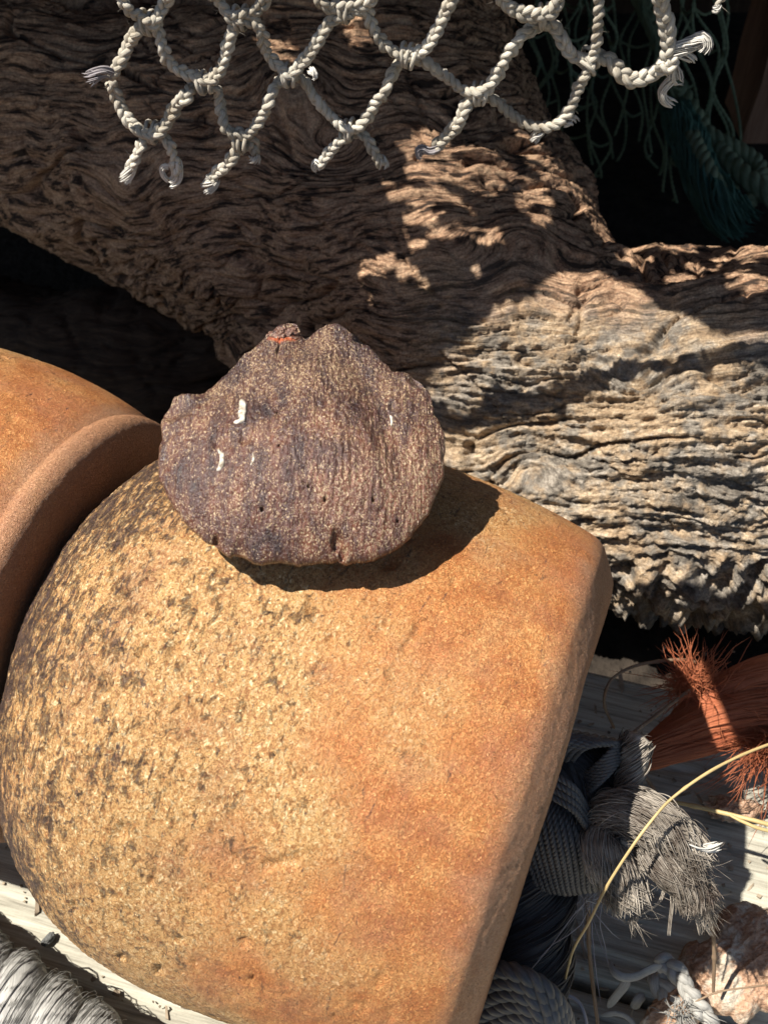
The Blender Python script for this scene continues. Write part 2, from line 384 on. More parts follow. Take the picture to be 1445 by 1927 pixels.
def shreds(x, y, z, u):
    # torn lower lip of the log on the right
    px = u[:, 0]/u[:, 2]*FPX+CXP; py = -u[:, 1]/u[:, 2]*FPX+CYP
    m = sst(1130, 1200, px)*sst(1010, 1080, py)*sst(1240, 1130, py)
    return m*.55*np.maximum(ridge(np.stack([x*1.6, y*.9, z*.9], 1), 2)-.55, -.2)
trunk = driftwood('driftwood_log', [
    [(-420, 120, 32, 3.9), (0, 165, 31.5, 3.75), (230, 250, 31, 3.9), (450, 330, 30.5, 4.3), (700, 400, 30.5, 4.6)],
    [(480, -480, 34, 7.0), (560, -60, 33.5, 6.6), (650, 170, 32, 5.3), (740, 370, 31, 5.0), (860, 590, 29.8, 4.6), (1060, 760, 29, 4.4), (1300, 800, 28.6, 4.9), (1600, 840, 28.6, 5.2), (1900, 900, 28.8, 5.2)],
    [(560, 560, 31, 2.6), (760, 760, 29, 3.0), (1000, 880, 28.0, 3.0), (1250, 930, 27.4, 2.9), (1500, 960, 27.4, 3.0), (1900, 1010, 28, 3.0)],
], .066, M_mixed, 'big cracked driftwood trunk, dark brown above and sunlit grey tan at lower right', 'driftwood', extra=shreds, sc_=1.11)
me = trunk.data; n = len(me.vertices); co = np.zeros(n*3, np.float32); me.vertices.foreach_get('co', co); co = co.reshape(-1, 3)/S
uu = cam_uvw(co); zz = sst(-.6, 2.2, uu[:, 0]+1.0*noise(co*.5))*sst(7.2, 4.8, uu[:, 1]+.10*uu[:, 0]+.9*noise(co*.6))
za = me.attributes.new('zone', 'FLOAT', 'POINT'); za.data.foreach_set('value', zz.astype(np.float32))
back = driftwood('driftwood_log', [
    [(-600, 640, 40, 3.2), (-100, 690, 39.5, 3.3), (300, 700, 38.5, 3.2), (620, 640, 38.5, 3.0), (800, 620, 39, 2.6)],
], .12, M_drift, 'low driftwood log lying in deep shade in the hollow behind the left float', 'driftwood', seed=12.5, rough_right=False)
# ------------------------------------------------------------------ floats
az, el = .228, -.294
AX = math.cos(az)*math.cos(el)*X+math.sin(el)*U-math.sin(az)*math.cos(el)*F
FC = CAM-1.6*X-4.189*U+21.515*F
def profile(n=420, lip=False):
    u = np.linspace(-.86, 0, int(n*.5), endpoint=False); t = u*5.719; r = 5.724*(1-np.abs(u)**2.609)**.5
    v = np.linspace(0, 1, int(n*.3)); t2 = v*4.40; r2 = 5.724-(5.724-5.207)*(v*.967)**2.84
    P_ = np.array([[t2[-1], r2[-1]], [4.53, 5.195], [4.66, 5.10], [4.76, 4.96], [5.00, 4.55], [5.05, 4.40], [5.07, 4.2]])
    if lip: P_ = np.array([[t2[-1], r2[-1]], [4.70, 5.10], [4.76, 5.06], [4.84, 5.09], [4.97, 5.12], [5.12, 5.06], [5.24, 4.94], [5.33, 4.74], [5.38, 4.5], [5.40, 4.2]])
    q_ = smooth_path(np.c_[P_, P_[:, :1]*0], step=.02)[1:]
    return np.r_[t, t2, q_[:, 0]], np.r_[r, r2, q_[:, 1]]
def float_mesh(lip=False):
    t, r = profile(300, lip); hole_r = .75
    # arc-length resample incl. end faces with a bore
    T_ = np.concatenate([[t[0]+1.2, t[0]+.05, t[0]], t, [t[-1]+.02, t[-1]-.3, t[-1]-2]]); Rr = np.concatenate([[hole_r*.9, hole_r, hole_r+.25], r, [hole_r+.35, hole_r, hole_r*.9]])
    d = np.r_[0, np.cumsum(np.hypot(np.diff(T_), np.diff(Rr)))]; m = int(d[-1]/.055); s = np.linspace(0, d[-1], m)
    T_ = np.interp(s, d, T_); Rr = np.interp(s, d, Rr)
    a = np.linspace(0, 2*np.pi, 620, endpoint=False); A = len(a)
    dT = np.gradient(T_); dR = np.gradient(Rr); ln = np.hypot(dT, dR); nT, nR = -dR/ln, dT/ln
    V = np.stack(np.broadcast_arrays(T_[:, None], Rr[:, None]*np.cos(a), Rr[:, None]*np.sin(a)), -1).reshape(-1, 3)
    N = np.stack(np.broadcast_arrays(nT[:, None], nR[:, None]*np.cos(a), nR[:, None]*np.sin(a)), -1).reshape(-1, 3)
    x = V[:, 0]; sm = sst(1.5, 5.0, x+1.6*noise(V*.35+5))         # right part is smoother
    h = .10*fbm(V*.18+2, 2)
    fl = ridge(V*[5., 3.4, 3.4]+9, 2)-1.0; h += .022*np.clip(fl, -.4, .6)*(1-.75*sm)
    h += .05*np.clip(noise(V*2.6+4)-.42, 0, .3)*(1-.95*sm)
    pit = noise(V*[3.6, 2.2, 2.2]+31); pd = np.clip(pit-.5, 0, .3); h -= .30*pd*(1-.95*sm)
    h += -.09*(1-sst(.03, .16, np.abs(x+4.62+.05*noise(V*.9))))*(x < -4); left = sst(-2.2, -4.6, x+.7*noise(V*.6+8))
    h += left*(.05*(ridge(V*[3.2, .5, .5]+3, 3)-.9))
    h += .006*noise(V*9.)
    V = V+N*h[:, None]
    i = np.arange(m-1)[:, None]*A; j = np.arange(A)[None]; j2 = (j+1) % A
    Q = np.stack([i+j, i+A+j, i+A+j2, i+j2], -1).reshape(-1, 4)[:, ::-1]
    return mesh_np('fishing_float', V, Q)
k = NT('worn_orange_foam'); o_ = k.coord(); st = k.coord((1.5, .8, .8))
sep = k.n('ShaderNodeSeparateXYZ'); k.l(o_, sep.inputs[0]); xx = sep.outputs[0]
warpn = k.noise(o_, .5, 3)
xw = k.math('ADD', xx, k.math('MULTIPLY', k.math('SUBTRACT', warpn, .5), 7.))
smr = k.n('ShaderNodeMapRange'); smr.interpolation_type = 'SMOOTHSTEP'; k.l(xw, smr.inputs[0]); smr.inputs[1].default_value = -.6; smr.inputs[2].default_value = 5.; smooth_m = smr.outputs[0]
lmr = k.n('ShaderNodeMapRange'); lmr.interpolation_type = 'SMOOTHSTEP'; k.l(xw, lmr.inputs[0]); lmr.inputs[1].default_value = -.4; lmr.inputs[2].default_value = -4.2; left_m = lmr.outputs[0]
big = k.noise(o_, .42, 4, .6); med = k.noise(o_, 1.6, 4, .6); fl = k.noise(st, 9, 5, .65, .8); fl2 = k.noise(o_, 26, 4, .7, .5)
flk = k.noise(k.coord((1.25, 1., 1.)), 13, 4, .65, 1.2); flk2 = k.noise(k.coord((1.4, 1., 1.)), 21, 3, .6, 1.2)
ochre = k.ramp(flk, [(.34, (.34, .135, .045)), (.45, (.64, .33, .115)), (.54, (.77, .455, .18)), (.64, (.95, .71, .39))])
orange = k.ramp(k.math('ADD', k.math('MULTIPLY', flk2, .65), k.math('MULTIPLY', med, .35)), [(.36, (.40, .12, .034)), (.5, (.62, .24, .072)), (.62, (.86, .46, .17))])
redm = k.ramp(k.noise(o_, .8, 4, .6), [(.5, 0.), (.66, .5)])
orange = k.mix(redm, orange, (.50, .17, .075))
c = k.mix(k.ramp(k.math('ADD', k.math('MULTIPLY', smooth_m, .55), k.math('MULTIPLY', big, .75)), [(.46, 0.), (.78, 1.)]), ochre, orange)
c = k.mix(k.ramp(k.noise(o_, .7, 5, .65), [(.5, 0.), (.66, .35)]), c, (.33, .13, .085))
dark = k.ramp(fl2, [(.35, (.03, .018, .016)), (.65, (.15, .085, .065))])
sp = k.noise(k.coord((1.6, 1., 1.)), 3.0, 7, .8, .5); spm = k.math('SUBTRACT', k.math('ADD', sp, k.math('MULTIPLY', left_m, .10)), k.math('MULTIPLY', smooth_m, .08))
c = k.mix(k.ramp(spm, [(.56, 0.), (.65, .8)]), c, dark)
sl = k.noise(k.coord((4.2, .8, .8)), 2.2, 7, .82, .6); sl = k.math('ADD', sl, k.math('MULTIPLY', k.math('SUBTRACT', left_m, 1.), .12))
c = k.mix(k.ramp(sl, [(.47, 0.), (.53, .85)]), c, dark)
sp2 = k.noise(k.coord((1.3, 1., 1.)), 6, 4, .7, .4); spm2 = k.math('SUBTRACT', k.math('ADD', sp2, k.math('MULTIPLY', left_m, .11)), k.math('MULTIPLY', smooth_m, .10))
c = k.mix(k.ramp(spm2, [(.61, 0.), (.67, .85)]), c, dark)
sk = k.noise(k.coord((6., .7, .7)), 1.0, 5, .75, .4); sk = k.math('ADD', sk, k.math('MULTIPLY', k.math('SUBTRACT', left_m, 1.), .25))
c = k.mix(k.ramp(sk, [(.47, 0.), (.58, .85)]), c, dark)
hf = k.ramp(flk, [(.40, 0.), (.455, .5), (.55, .55), (.60, 1.)]); hf2 = k.ramp(flk2, [(.42, 0.), (.47, .5), (.56, .6), (.60, 1.)])
emr = k.n('ShaderNodeMapRange'); k.l(k.math('ADD', xx, k.math('MULTIPLY', med, .8)), emr.inputs[0]); emr.inputs[1].default_value = 4.7; emr.inputs[2].default_value = 5.2; c = k.mix(k.math('MULTIPLY', emr.outputs[0], .7), c, k.ramp(fl2, [(.35, (.40, .19, .10)), (.65, (.68, .40, .24))]))
amp_ = k.math('SUBTRACT', 1., k.math('MULTIPLY', smooth_m, .72))
b = k.bump(k.math('MULTIPLY', hf, amp_), .10, 1.); b = k.bump(hf2, .03, 1., b); b = k.bump(fl2, .012, .8, b); b = k.bump(k.math('MULTIPLY', k.ramp(spm, [(.56, 1.), (.64, 0.)]), amp_), .035, 1., b)
rg = k.ramp(fl, [(.3, .7), (.7, .42)])
M_float = k.done(c, rg, b, .45)
fm = float_mesh()
ex = AX; ey = np.cross([0, 0, 1.], AX); ey /= np.linalg.norm(ey); ez = np.cross(ex, ey)
ROT = Matrix(((ex[0], ey[0], ez[0]), (ex[1], ey[1], ez[1]), (ex[2], ey[2], ez[2]))).to_euler()
fl1 = obj('fishing_float', fm, M_float, None, 'weathered orange foam fishing float in the foreground with the dark shell lying on top', 'fishing float', 'orange floats strung on a rope', loc=FC)
fl1.rotation_euler = ROT
fl2o = obj('fishing_float', float_mesh(True), M_float, None, 'orange foam float cut off by the left edge, end to end with the front float', 'fishing float', 'orange floats strung on a rope', loc=FC-AX*9.90+U*.12+F*.30)
fl2o.scale = (.93, .93, .93)
fl2o.rotation_euler = (Matrix(ROT.to_matrix()) @ Matrix.Rotation(2.1, 3, 'X')).to_euler()

# ------------------------------------------------------------------ shell fragment
C5 = [(640,97),(672,100),(688,125),(694,150),(712,168),(738,150),(768,128),(800,112),(850,112),(885,132),(920,160),(960,194),(1000,230),(1040,268),(1080,312),(1110,318),(1140,322),(1165,335),(1195,355),(1215,380),(1240,408),(1250,440),(1260,500),(1282,535),(1300,570),(1308,640),(1306,700),(1300,760),(1275,830),(1255,880),(1230,925),(1200,960),(1165,1005),(1130,1040),(1085,1068),(1040,1090),(980,1110),(930,1108),(900,1120),(880,1112),(862,1100),(840,1108),(800,1108),(760,1114),(720,1112),(700,1122),(668,1112),(620,1104),(580,1106),(545,1116),(510,1102),(480,1086),(455,1074),(430,1072),(410,1082),(385,1062),(362,1048),(345,1030),(318,1020),(290,990),(252,962),(220,930),(190,890),(160,850),(138,805),(120,760),(108,720),(105,680),(108,620),(125,590),(124,555),(120,520),(132,480),(150,450),(170,415),(200,395),(250,398),(290,398),(340,360),(400,300),(470,230),(540,170),(600,115)]
OUT = np.array([(250+x*.4498, 560+y*.4499) for x, y in C5])
SD = 16.95
# shell plane: leans back less than the view axis
sc_c = P(572, 850, SD)
su = U*math.cos(.50)+F*math.sin(.50); sx = X*math.cos(.03)+F*math.sin(.03); sn = np.cross(sx, su); sn /= np.linalg.norm(sn)
if sn@F > 0: sn = -sn
def to_plane(px, py):
    v = F+(px-CXP)/FPX*X-(py-CYP)/FPX*U; t = ((sc_c-CAM)@sn)/(v@sn); q = CAM+v*t-sc_c
    return np.array([q@sx, q@su])
def shell_mesh():
    out = np.array([to_plane(*p) for p in OUT]); oc = np.vstack([out, out[:1]])
    d = np.r_[0, np.cumsum(np.linalg.norm(np.diff(oc, axis=0), axis=1))]; m = 640; s = np.linspace(0, d[-1], m, endpoint=False)
    o2 = np.stack([np.interp(s, d, oc[:, 0]), np.interp(s, d, oc[:, 1])], 1)
    cen = np.array([0., -.2]); rings = 170
    w_ = np.sqrt(np.linspace(0, 1, rings))*.6+np.linspace(0, 1, rings)*.4; w_ = np.linspace(0.004, 1, rings)**.85
    ker = np.hanning(91); ker /= ker.sum(); osm = np.stack([np.convolve(np.r_[o2[-45:, k_], o2[:, k_], o2[:45, k_]], ker, 'valid') for k_ in (0, 1)], 1)
    ww = (w_**7)[:, None, None]; P2 = cen+((osm-cen)[None]*(1-ww)+(o2-cen)[None]*ww)*w_[:, None, None]; x = P2[..., 0].ravel(); y = P2[..., 1].ravel(); rho = np.repeat(w_, m)
    jag = noise(np.stack([x*5, y*5, x*0], 1))
    x2 = x*(1+.012*jag*rho**8); y2 = y*(1+.012*jag*rho**8)
    H = 1.25*np.sqrt(np.maximum(1-rho**2.2, 0))*(1+.0*x)
    H = .86*(1-rho**1.8)+.10*np.sqrt(np.maximum(1-rho**12, 0))
    H *= 1-.60*sst(-1.2, 2.6, y)
    H += .14*np.exp(-((x-.25)**2)/.8)*np.exp(-((y-1.2)**2)/1.6)*(1-rho**4)
    q3 = np.stack([x, y, x*0], 1)
    H += .028*fbm(q3*.9+3, 3)*(1-rho**6)
    def dent(px, py, r, dep, asp=1.):
        c_ = to_plane(px, py); rr = np.sqrt(((x-c_[0])*asp)**2+(y-c_[1])**2)/r; return -dep*np.exp(-rr**2*1.2)+dep*.35*np.exp(-((rr-1.25)/.3)**2)
    H += dent(335, 775, .24, .12)+dent(787, 722, .18, .12)+dent(415, 865, .13, .06, 1.6)+dent(470, 868, .15, .06, 1.6)+dent(736, 788, .11, .06, 1.8)+dent(312, 870, .2, .04)
    a1 = to_plane(610, 700)[0]; gxx = x-(.95+.30*(1.3-y)); H -= .10*np.exp(-(gxx/.28)**2)*sst(-1.2, .2, y)*sst(2.2, 1.2, y); H -= .10*np.exp(-((x+.15)/.3)**2)*sst(1., 2.2, y)
    # crack by the broken umbo
    cx0 = to_plane(522, 665); H -= .12*np.exp(-((x-cx0[0]-.03*noise(q3*4))/.02)**2)*sst(cx0[1]-.3, cx0[1], y)*(1-rho**6)
    H -= .028*(ridge(q3*[9, 4.5, 1], 2)-.8)*.6
    H += .012*noise(q3*[16, 10, 1])+.03*(np.clip(noise(q3*[2.2, .5, 1]+7), -.1, .5))
    for hx, hy, hr in [(638, 1034, .09), (648, 1050, .06), (410, 1020, .045), (500, 988, .022), (615, 977, .022), (585, 958, .016), (703, 972, .02), (750, 995, .016), (526, 823, .014), (532, 892, .014)]:
        c_ = to_plane(hx, hy); rr = np.sqrt((x-c_[0])**2+((y-c_[1])*.75)**2); H -= .16*np.exp(-(rr/hr)**4)
    top = sc_c+x2[:, None]*sx+y2[:, None]*su+H[:, None]*sn
    th = .22*(1-rho**10)+.02; Hb = H*.85-th-.10
    Hb = -.05-1.25*(1-rho**2.2)*sst(-2.2, -.6, y)
    back = sc_c+x2[:, None]*sx+y2[:, None]*su+Hb[:, None]*sn
    n = len(top); i = np.arange(rings-1)[:, None]*m; j = np.arange(m)[None]; j2 = (j+1) % m
    Q = np.stack([i+j, i+m+j, i+m+j2, i+j2], -1).reshape(-1, 4); e = (rings-1)*m; j = np.arange(m); j2 = (j+1) % m
    rim = np.stack([e+j, e+n+j, e+n+j2, e+j2], -1)
    cap = []
    for kk in range(1, m-2, 2): cap.append([0, kk, kk+1, kk+2])
    me = mesh_np('shell', np.vstack([top, back])-sc_c, np.vstack([Q, rim, Q[:, ::-1]+n, np.array(cap), np.array(cap)[:, ::-1]+n]))
    g = np.stack([x, y, H], 1); add_gc(me, np.vstack([g, g]))
    return me, o2
k = NT('speckled_brown_shell'); a = k.n('ShaderNodeAttribute'); a.attribute_name = 'gc'
def mpv(s): 
    mp = k.n('ShaderNodeMapping'); mp.inputs['Scale'].default_value = s; k.l(a.outputs['Vector'], mp.inputs['Vector']); return mp.outputs[0]
v1 = mpv((1.5, 1., 1)); grn = k.noise(v1, 21, 3, .65, .5); grn2 = k.noise(v1, 40, 2, .5); big = k.noise(mpv((1, 1, 1)), .7, 3); med = k.noise(mpv((1.6, .5, 1)), 3, 4, .6)
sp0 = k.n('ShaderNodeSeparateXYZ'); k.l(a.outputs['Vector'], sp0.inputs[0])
base = k.ramp(k.math('ADD', k.math('MULTIPLY', big, .5), k.math('MULTIPLY', med, .5)), [(.36, (.028, .013, .013)), (.48, (.085, .029, .018)), (.60, (.18, .058, .026))])
spk = k.math('ADD', k.math('MULTIPLY', grn, .65), k.math('MULTIPLY', grn2, .35)); spk = k.math('ADD', spk, k.math('MULTIPLY', k.math('SUBTRACT', med, .5), .16)); spk = k.math('ADD', spk, k.math('MULTIPLY', k.math('SUBTRACT', big, .5), .22))
gr_ = k.n('ShaderNodeMapRange'); k.l(k.math('ADD', sp0.outputs[1], k.math('MULTIPLY', big, 1.5)), gr_.inputs[0]); gr_.inputs[1].default_value = .2; gr_.inputs[2].default_value = 2.2; base = k.mix(k.math('MULTIPLY', gr_.outputs[0], .5), base, (.036, .028, .031))  # cool sky sheen painted into the colour: upper shell mixed towards dark grey
c = k.mix(k.ramp(spk, [(.54, 0.), (.585, .95)]), base, k.ramp(grn2, [(.4, (.22, .125, .065)), (.62, (.56, .42, .25))]))
sp_ = k.n('ShaderNodeSeparateXYZ'); k.l(a.outputs['Vector'], sp_.inputs[0])
cc = to_plane(528, 640)
dx = k.math('SUBTRACT', sp_.outputs[0], float(cc[0])); dy = k.math('MULTIPLY', k.math('SUBTRACT', sp_.outputs[1], float(cc[1])), 2.2)
rr = k.math('SQRT', k.math('ADD', k.math('MULTIPLY', dx, dx), k.math('MULTIPLY', dy, dy))); rr = k.math('ADD', rr, k.math('MULTIPLY', grn, .25))
c = k.mix(k.ramp(rr, [(.28, 1.), (.40, 0.)]), c, (.42, .10, .035))
b = k.bump(grn, .04, .9); b = k.bump(grn2, .02, .8, b)
b = k.bump(k.noise(mpv((5., .5, 1)), 3.5, 4, .6), .045, .8, b); k.b.inputs['Coat Weight'].default_value = .3; k.b.inputs['Coat Roughness'].default_value = .3; k.l(b, k.b.inputs['Coat Normal'])
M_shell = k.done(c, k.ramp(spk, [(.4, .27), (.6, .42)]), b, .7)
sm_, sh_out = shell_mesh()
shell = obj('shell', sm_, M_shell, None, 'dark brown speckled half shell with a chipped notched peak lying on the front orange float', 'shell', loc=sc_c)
# chalky worm tubes stuck on it
kc = NT('chalky_tube'); M_chalk = kc.done(kc.ramp(kc.noise(kc.coord(), 14, 3), [(.35, (.26, .21, .15)), (.62, (.62, .57, .48))]), .7, kc.bump(kc.noise(kc.coord(), 20, 3), .02))
_co = np.zeros(len(sm_.vertices)*3, np.float32); sm_.vertices.foreach_get('co', _co); _co = _co.reshape(-1, 3)/S; _top = _co[:len(_co)//2]; _tx = _top@sx; _ty = _top@su
def on_shell(px, py, lift=.0):
    # nearest top-surface vertex along the view ray
    v = F+(px-CXP)/FPX*X-(py-CYP)/FPX*U; v /= np.linalg.norm(v); w_ = _top+sc_c-CAM; t = w_@v; dd = np.linalg.norm(w_-t[:, None]*v, axis=1)
    return _top[dd.argmin()]+sn*lift
def worm(pts, rs, flat=.6):
    mb = MB(); q = np.array([np.r_[on_shell(*p, .005), r] for p, r in zip(pts, rs)]); p_, _ = resample(smooth_path(q, step=.02), .02)
    sweep(mb, p_[:, :3]+.008*noise(p_[:, :3]*12)[:, None], p_[:, 3]*(1+.3*noise(p_[:, :3]*9)), 8, flat=flat); return mb.mesh('worm_tube')
obj('worm_tube', worm([(455, 752), (457, 765), (456, 778), (455, 790), (448, 794), (440, 795)], [.035, .065, .06, .055, .045, .025]), M_chalk, shell, 'cream hook-shaped worm tube')
obj('worm_tube', worm([(411, 846), (418, 857), (418, 870), (415, 880), (409, 885)], [.015, .035, .045, .045, .02]), M_chalk, shell, 'white crescent-shaped worm tube')
obj('worm_tube', worm([(476, 852), (477, 864), (472, 876)], [.01, .02, .012]), M_chalk, shell, 'faint thin worm tube')
obj('worm_tube', worm([(734, 780), (737, 790), (735, 802)], [.012, .022, .014]), M_chalk, shell, 'small pale worm tube near the right edge')
# broken nub at the left of the notch
kn = NT('shell_broken_nub'); vn = kn.coord(); M_nub = kn.done(kn.ramp(kn.noise(vn, 14, 4, .7), [(.35, (.05, .025, .022)), (.5, (.16, .075, .05)), (.66, (.42, .30, .22))]), .5, kn.bump(kn.noise(vn, 12, 4), .05), .5)
def lump(name, c, rad, amp, fr, seed, mat, parent=None, squash=(1, 1, 1), n=60, **kw):
    a_ = np.linspace(0, np.pi, n); b_ = np.linspace(0, 2*np.pi, n*2, endpoint=False)
    V = np.stack(np.broadcast_arrays(np.sin(a_)[:, None]*np.cos(b_), np.sin(a_)[:, None]*np.sin(b_), np.cos(a_)[:, None]), -1).reshape(-1, 3)
    V = V*(1+amp*fbm(V*fr+seed, 4, .55))[:, None]*rad*np.array(squash)
    m = n*2; i = np.arange(n-1)[:, None]*m; j = np.arange(m)[None]; j2 = (j+1) % m
    Q = np.stack([i+j, i+m+j, i+m+j2, i+j2], -1).reshape(-1, 4)
    return obj(name, mesh_np(name, V, Q), mat, parent, loc=c, **kw)
nb = on_shell(534, 630)
lump('broken_nub', nb-sn*.1+su*.04, .2, .5, 2.2, 4., M_nub, shell, squash=(1.1, .8, .7), n=40)

# ------------------------------------------------------------------ net hanging in front of the trunk
NY = 19.6
M_cord = mat_fibre('bleached_net_cord', (.30, .25, .18), (.78, .73, .62), .75, .2, 2.5, 14, .03, 0, .36, .62)
def netpt(px, py, dy=0): return GY(px, py, NY+dy)
net = empty('fishing_net', 'torn bleached net of plaited cord hanging in front of the trunk along the top', 'fishing net')
def cord(pts, seed, R=.135, dy=0, name='cord', pitch=.56):
    q = [netpt(p[0], p[1], dy+(p[2] if len(p) > 2 else 0)) for p in pts]; mb = MB(); q = [p_+np.array([0, .04, .03])*rj for p_, rj in zip(q, np.random.RandomState(seed).normal(size=len(q)))]; braid(mb, q, R*.86, pitch*.92, 8, seed=seed)
    pth, _ = resample(smooth_path(q), .2); fuzz(mb, pth+0, int(len(pth)*3), .16, .004, seed, up=(0, -.4, .1))
    return obj(name, mb.mesh(name), M_cord, net)
# row one, cut by the top edge
cord([(222, -335), (222, -180), (222, -40), (240, 8), (262, 32), (288, 34), (308, 18), (322, -30), (322, -180), (322, -335)], 1)
cord([(396, -335), (396, -180), (396, -40), (414, 8), (438, 24), (470, 20), (492, 12), (508, -40), (508, -180), (508, -335)], 2)
cord([(592, -335), (592, -180), (592, -50), (608, 0), (634, 12), (668, 10), (700, 0), (716, -50), (716, -180), (716, -335)], 3)
cord([(925, -335), (925, -180), (925, -50), (945, 2), (975, 20), (1015, 20), (1046, 8), (1052, -50), (1052, -180), (1052, -335)], 4, .15)
# row two: B-A-C-D-E-F-J and up out of frame
cord([(204, 146), (222, 124), (245, 90), (254, 62), (272, 48), (294, 52), (306, 84), (320, 116), (350, 138), (382, 148), (408, 138), (424, 106), (434, 66), (452, 38), (480, 34), (494, 62), (500, 98), (514, 122), (545, 132), (572, 116), (592, 84), (610, 52), (632, 28), (665, 20), (690, 26), (704, 58), (724, 84), (756, 100), (790, 98), (812, 76), (832, 40), (850, -4), (866, -50), (866, -180), (866, -335)], 5)
# row three
cord([(206, 150, .3), (214, 172, .3), (228, 204, .25), (250, 232, .1), (285, 242), (312, 236), (330, 204), (350, 172), (368, 158, .3), (396, 160, .3), (410, 186, .25), (416, 216, .15), (428, 246), (450, 256), (470, 250), (492, 220), (508, 184), (520, 156, .3), (545, 146, .3), (572, 156, .3), (594, 190, .2), (618, 222, .1), (652, 238), (682, 230), (704, 200), (722, 168), (746, 130, .2), (776, 112, .3), (806, 120, .3), (838, 146, .2), (866, 162, .1), (900, 170), (928, 156), (946, 122), (964, 90), (986, 62, .1), (1014, 38, .3), (1042, 44, .3), (1058, 74, .2), (1074, 102, .1), (1100, 120), (1118, 112)], 6, .15)
# row four: loops and cut ends
cord([(238, 334), (248, 306), (262, 278), (274, 258, .2), (300, 252, .2), (316, 268), (326, 296), (333, 322)], 7, .125)
cord([(390, 352), (408, 328), (428, 302), (440, 282), (456, 270, .2), (474, 276), (480, 300)], 8, .135)
cord([(604, 312), (622, 284), (640, 262), (662, 250, .2), (688, 254, .1), (704, 280), (720, 306)], 9, .125)
cord([(816, 284), (846, 252), (864, 220), (880, 190), (904, 178, .3), (930, 184, .3), (954, 208, .2), (984, 230, .1), (1022, 238), (1052, 228), (1076, 198), (1090, 164), (1104, 132), (1118, 100), (1124, 60), (1128, -50), (1128, -180), (1128, -335)], 10, .15)
cord([(1112, 116, .1), (1140, 106, .1), (1158, 124), (1188, 138), (1220, 140), (1244, 126), (1256, 94), (1254, 50), (1244, 10), (1240, -50), (1240, -180), (1240, -335)], 11, .175, pitch=.72)
cord([(1236, 120, -.1), (1258, 128, -.1), (1270, 104, -.1)], 12, .13)
cord([(1376, -335), (1376, -180), (1376, -60), (1362, -10), (1350, 14)], 13, .10)
# lashings where the cords meet
def lashing(px, py, w=.34, n=3, seed=0, R=.15, tilt=0.):
    mb = MB(); c_ = netpt(px, py, .1)
    rg = np.random.RandomState(seed)
    for i in range(n):
        t = np.linspace(0, 2*np.pi, 22); o = (i-(n-1)/2)*.11
        ax = X*math.cos(tilt)+U*math.sin(tilt); ay = -X*math.sin(tilt)+U*math.cos(tilt)
        q = c_+ax*o+(np.cos(t)*w*.62)[:, None]*ay+(np.sin(t)*R*1.3)[:, None]*F+(.05*np.sin(t+i))[:, None]*ax+rg.normal(size=3)*.015
        sweep(mb, q, .042, 7, close=False)
    obj('lashing', mb.mesh('lashing'), M_cord, net)
for i, (x_, y_, t_) in enumerate([(275, 42, 0), (384, 152, .1), (452, 30, 0), (543, 140, .1), (648, 16, 0), (770, 106, -.1), (288, 248, 0), (453, 264, 0), (658, 244, 0), (905, 174, 0), (1022, 28, 0), (1106, 116, .9)]):
    lashing(x_, y_, seed=i, tilt=t_, n=2+(i % 2))
M_fray = mat_fibre('frayed_white_fibre', (.55, .50, .42), (.86, .84, .78), .55, .35, 2, 6, .01)
def frayed(pts, n, seed, rad=.09, splay=.1, name='frayed_end', fr=.014, mat=None, twist=.3):
    q = [np.r_[netpt(p[0], p[1], p[2] if len(p) > 2 else 0), rad*(p[3] if len(p) > 3 else 1)] for p in pts]; mb = MB()
    bundle(mb, q, n, fr, twist, splay, seed, step=.05, curl=.02, m=4)
    return obj(name, mb.mesh(name), mat or M_fray, net)
M_frayb = mat_fibre('frayed_grey_fibre', (.22, .19, .20), (.50, .47, .46), .6, .3, 2, 6, .01)
frayed([(212, 136), (198, 134, -.1), (184, 138, -.2), (172, 146, -.2), (164, 152, -.2)], 34, 21, .12, .12, mat=M_frayb)
frayed([(184, 140, -.2), (172, 138, -.2), (162, 132, -.2)], 10, 22, .05, .03, mat=M_frayb)
frayed([(248, 310), (240, 328), (232, 342)], 34, 23, .12, .10)
frayed([(328, 300), (332, 318), (334, 334), (326, 344), (316, 344)], 34, 24, .10, .04)
frayed([(318, 342), (308, 332), (306, 318), (314, 312), (322, 318)], 16, 25, .045, .02)
frayed([(402, 336), (392, 350), (384, 358)], 40, 26, .15, .05)
frayed([(478, 290), (480, 302), (477, 308)], 26, 27, .11, .03)
frayed([(610, 304), (603, 314), (594, 304), (592, 314), (600, 326)], 20, 28, .055, .02)
frayed([(714, 296), (721, 308), (724, 318)], 34, 29, .12, .05)
frayed([(828, 276), (808, 284), (792, 278), (786, 290), (800, 296)], 28, 30, .07, .04, mat=M_frayb)
frayed([(1262, 98), (1284, 88), (1304, 80), (1320, 72), (1326, 84), (1318, 98)], 60, 31, .14, .10)
frayed([(1268, 100), (1286, 104), (1302, 110), (1308, 118)], 22, 32, .08, .03)
frayed([(1262, 124), (1274, 142), (1280, 146), (1288, 142)], 34, 33, .12, .12)
frayed([(1268, 142), (1254, 158), (1246, 174), (1252, 188), (1272, 198)], 26, 34, .075, .02)
frayed([(1060, 232), (1078, 224), (1084, 232)], 26, 35, .09, .08)
frayed([(1018, 244), (1008, 256), (1004, 268)], 26, 36, .10, .05)
frayed([(1352, 6), (1348, 16), (1334, 18)], 18, 37, .06, .04)
frayed([(582, 128, -.1), (592, 136, -.2), (592, 146, -.2), (584, 144, -.2)], 14, 38, .05, .03)

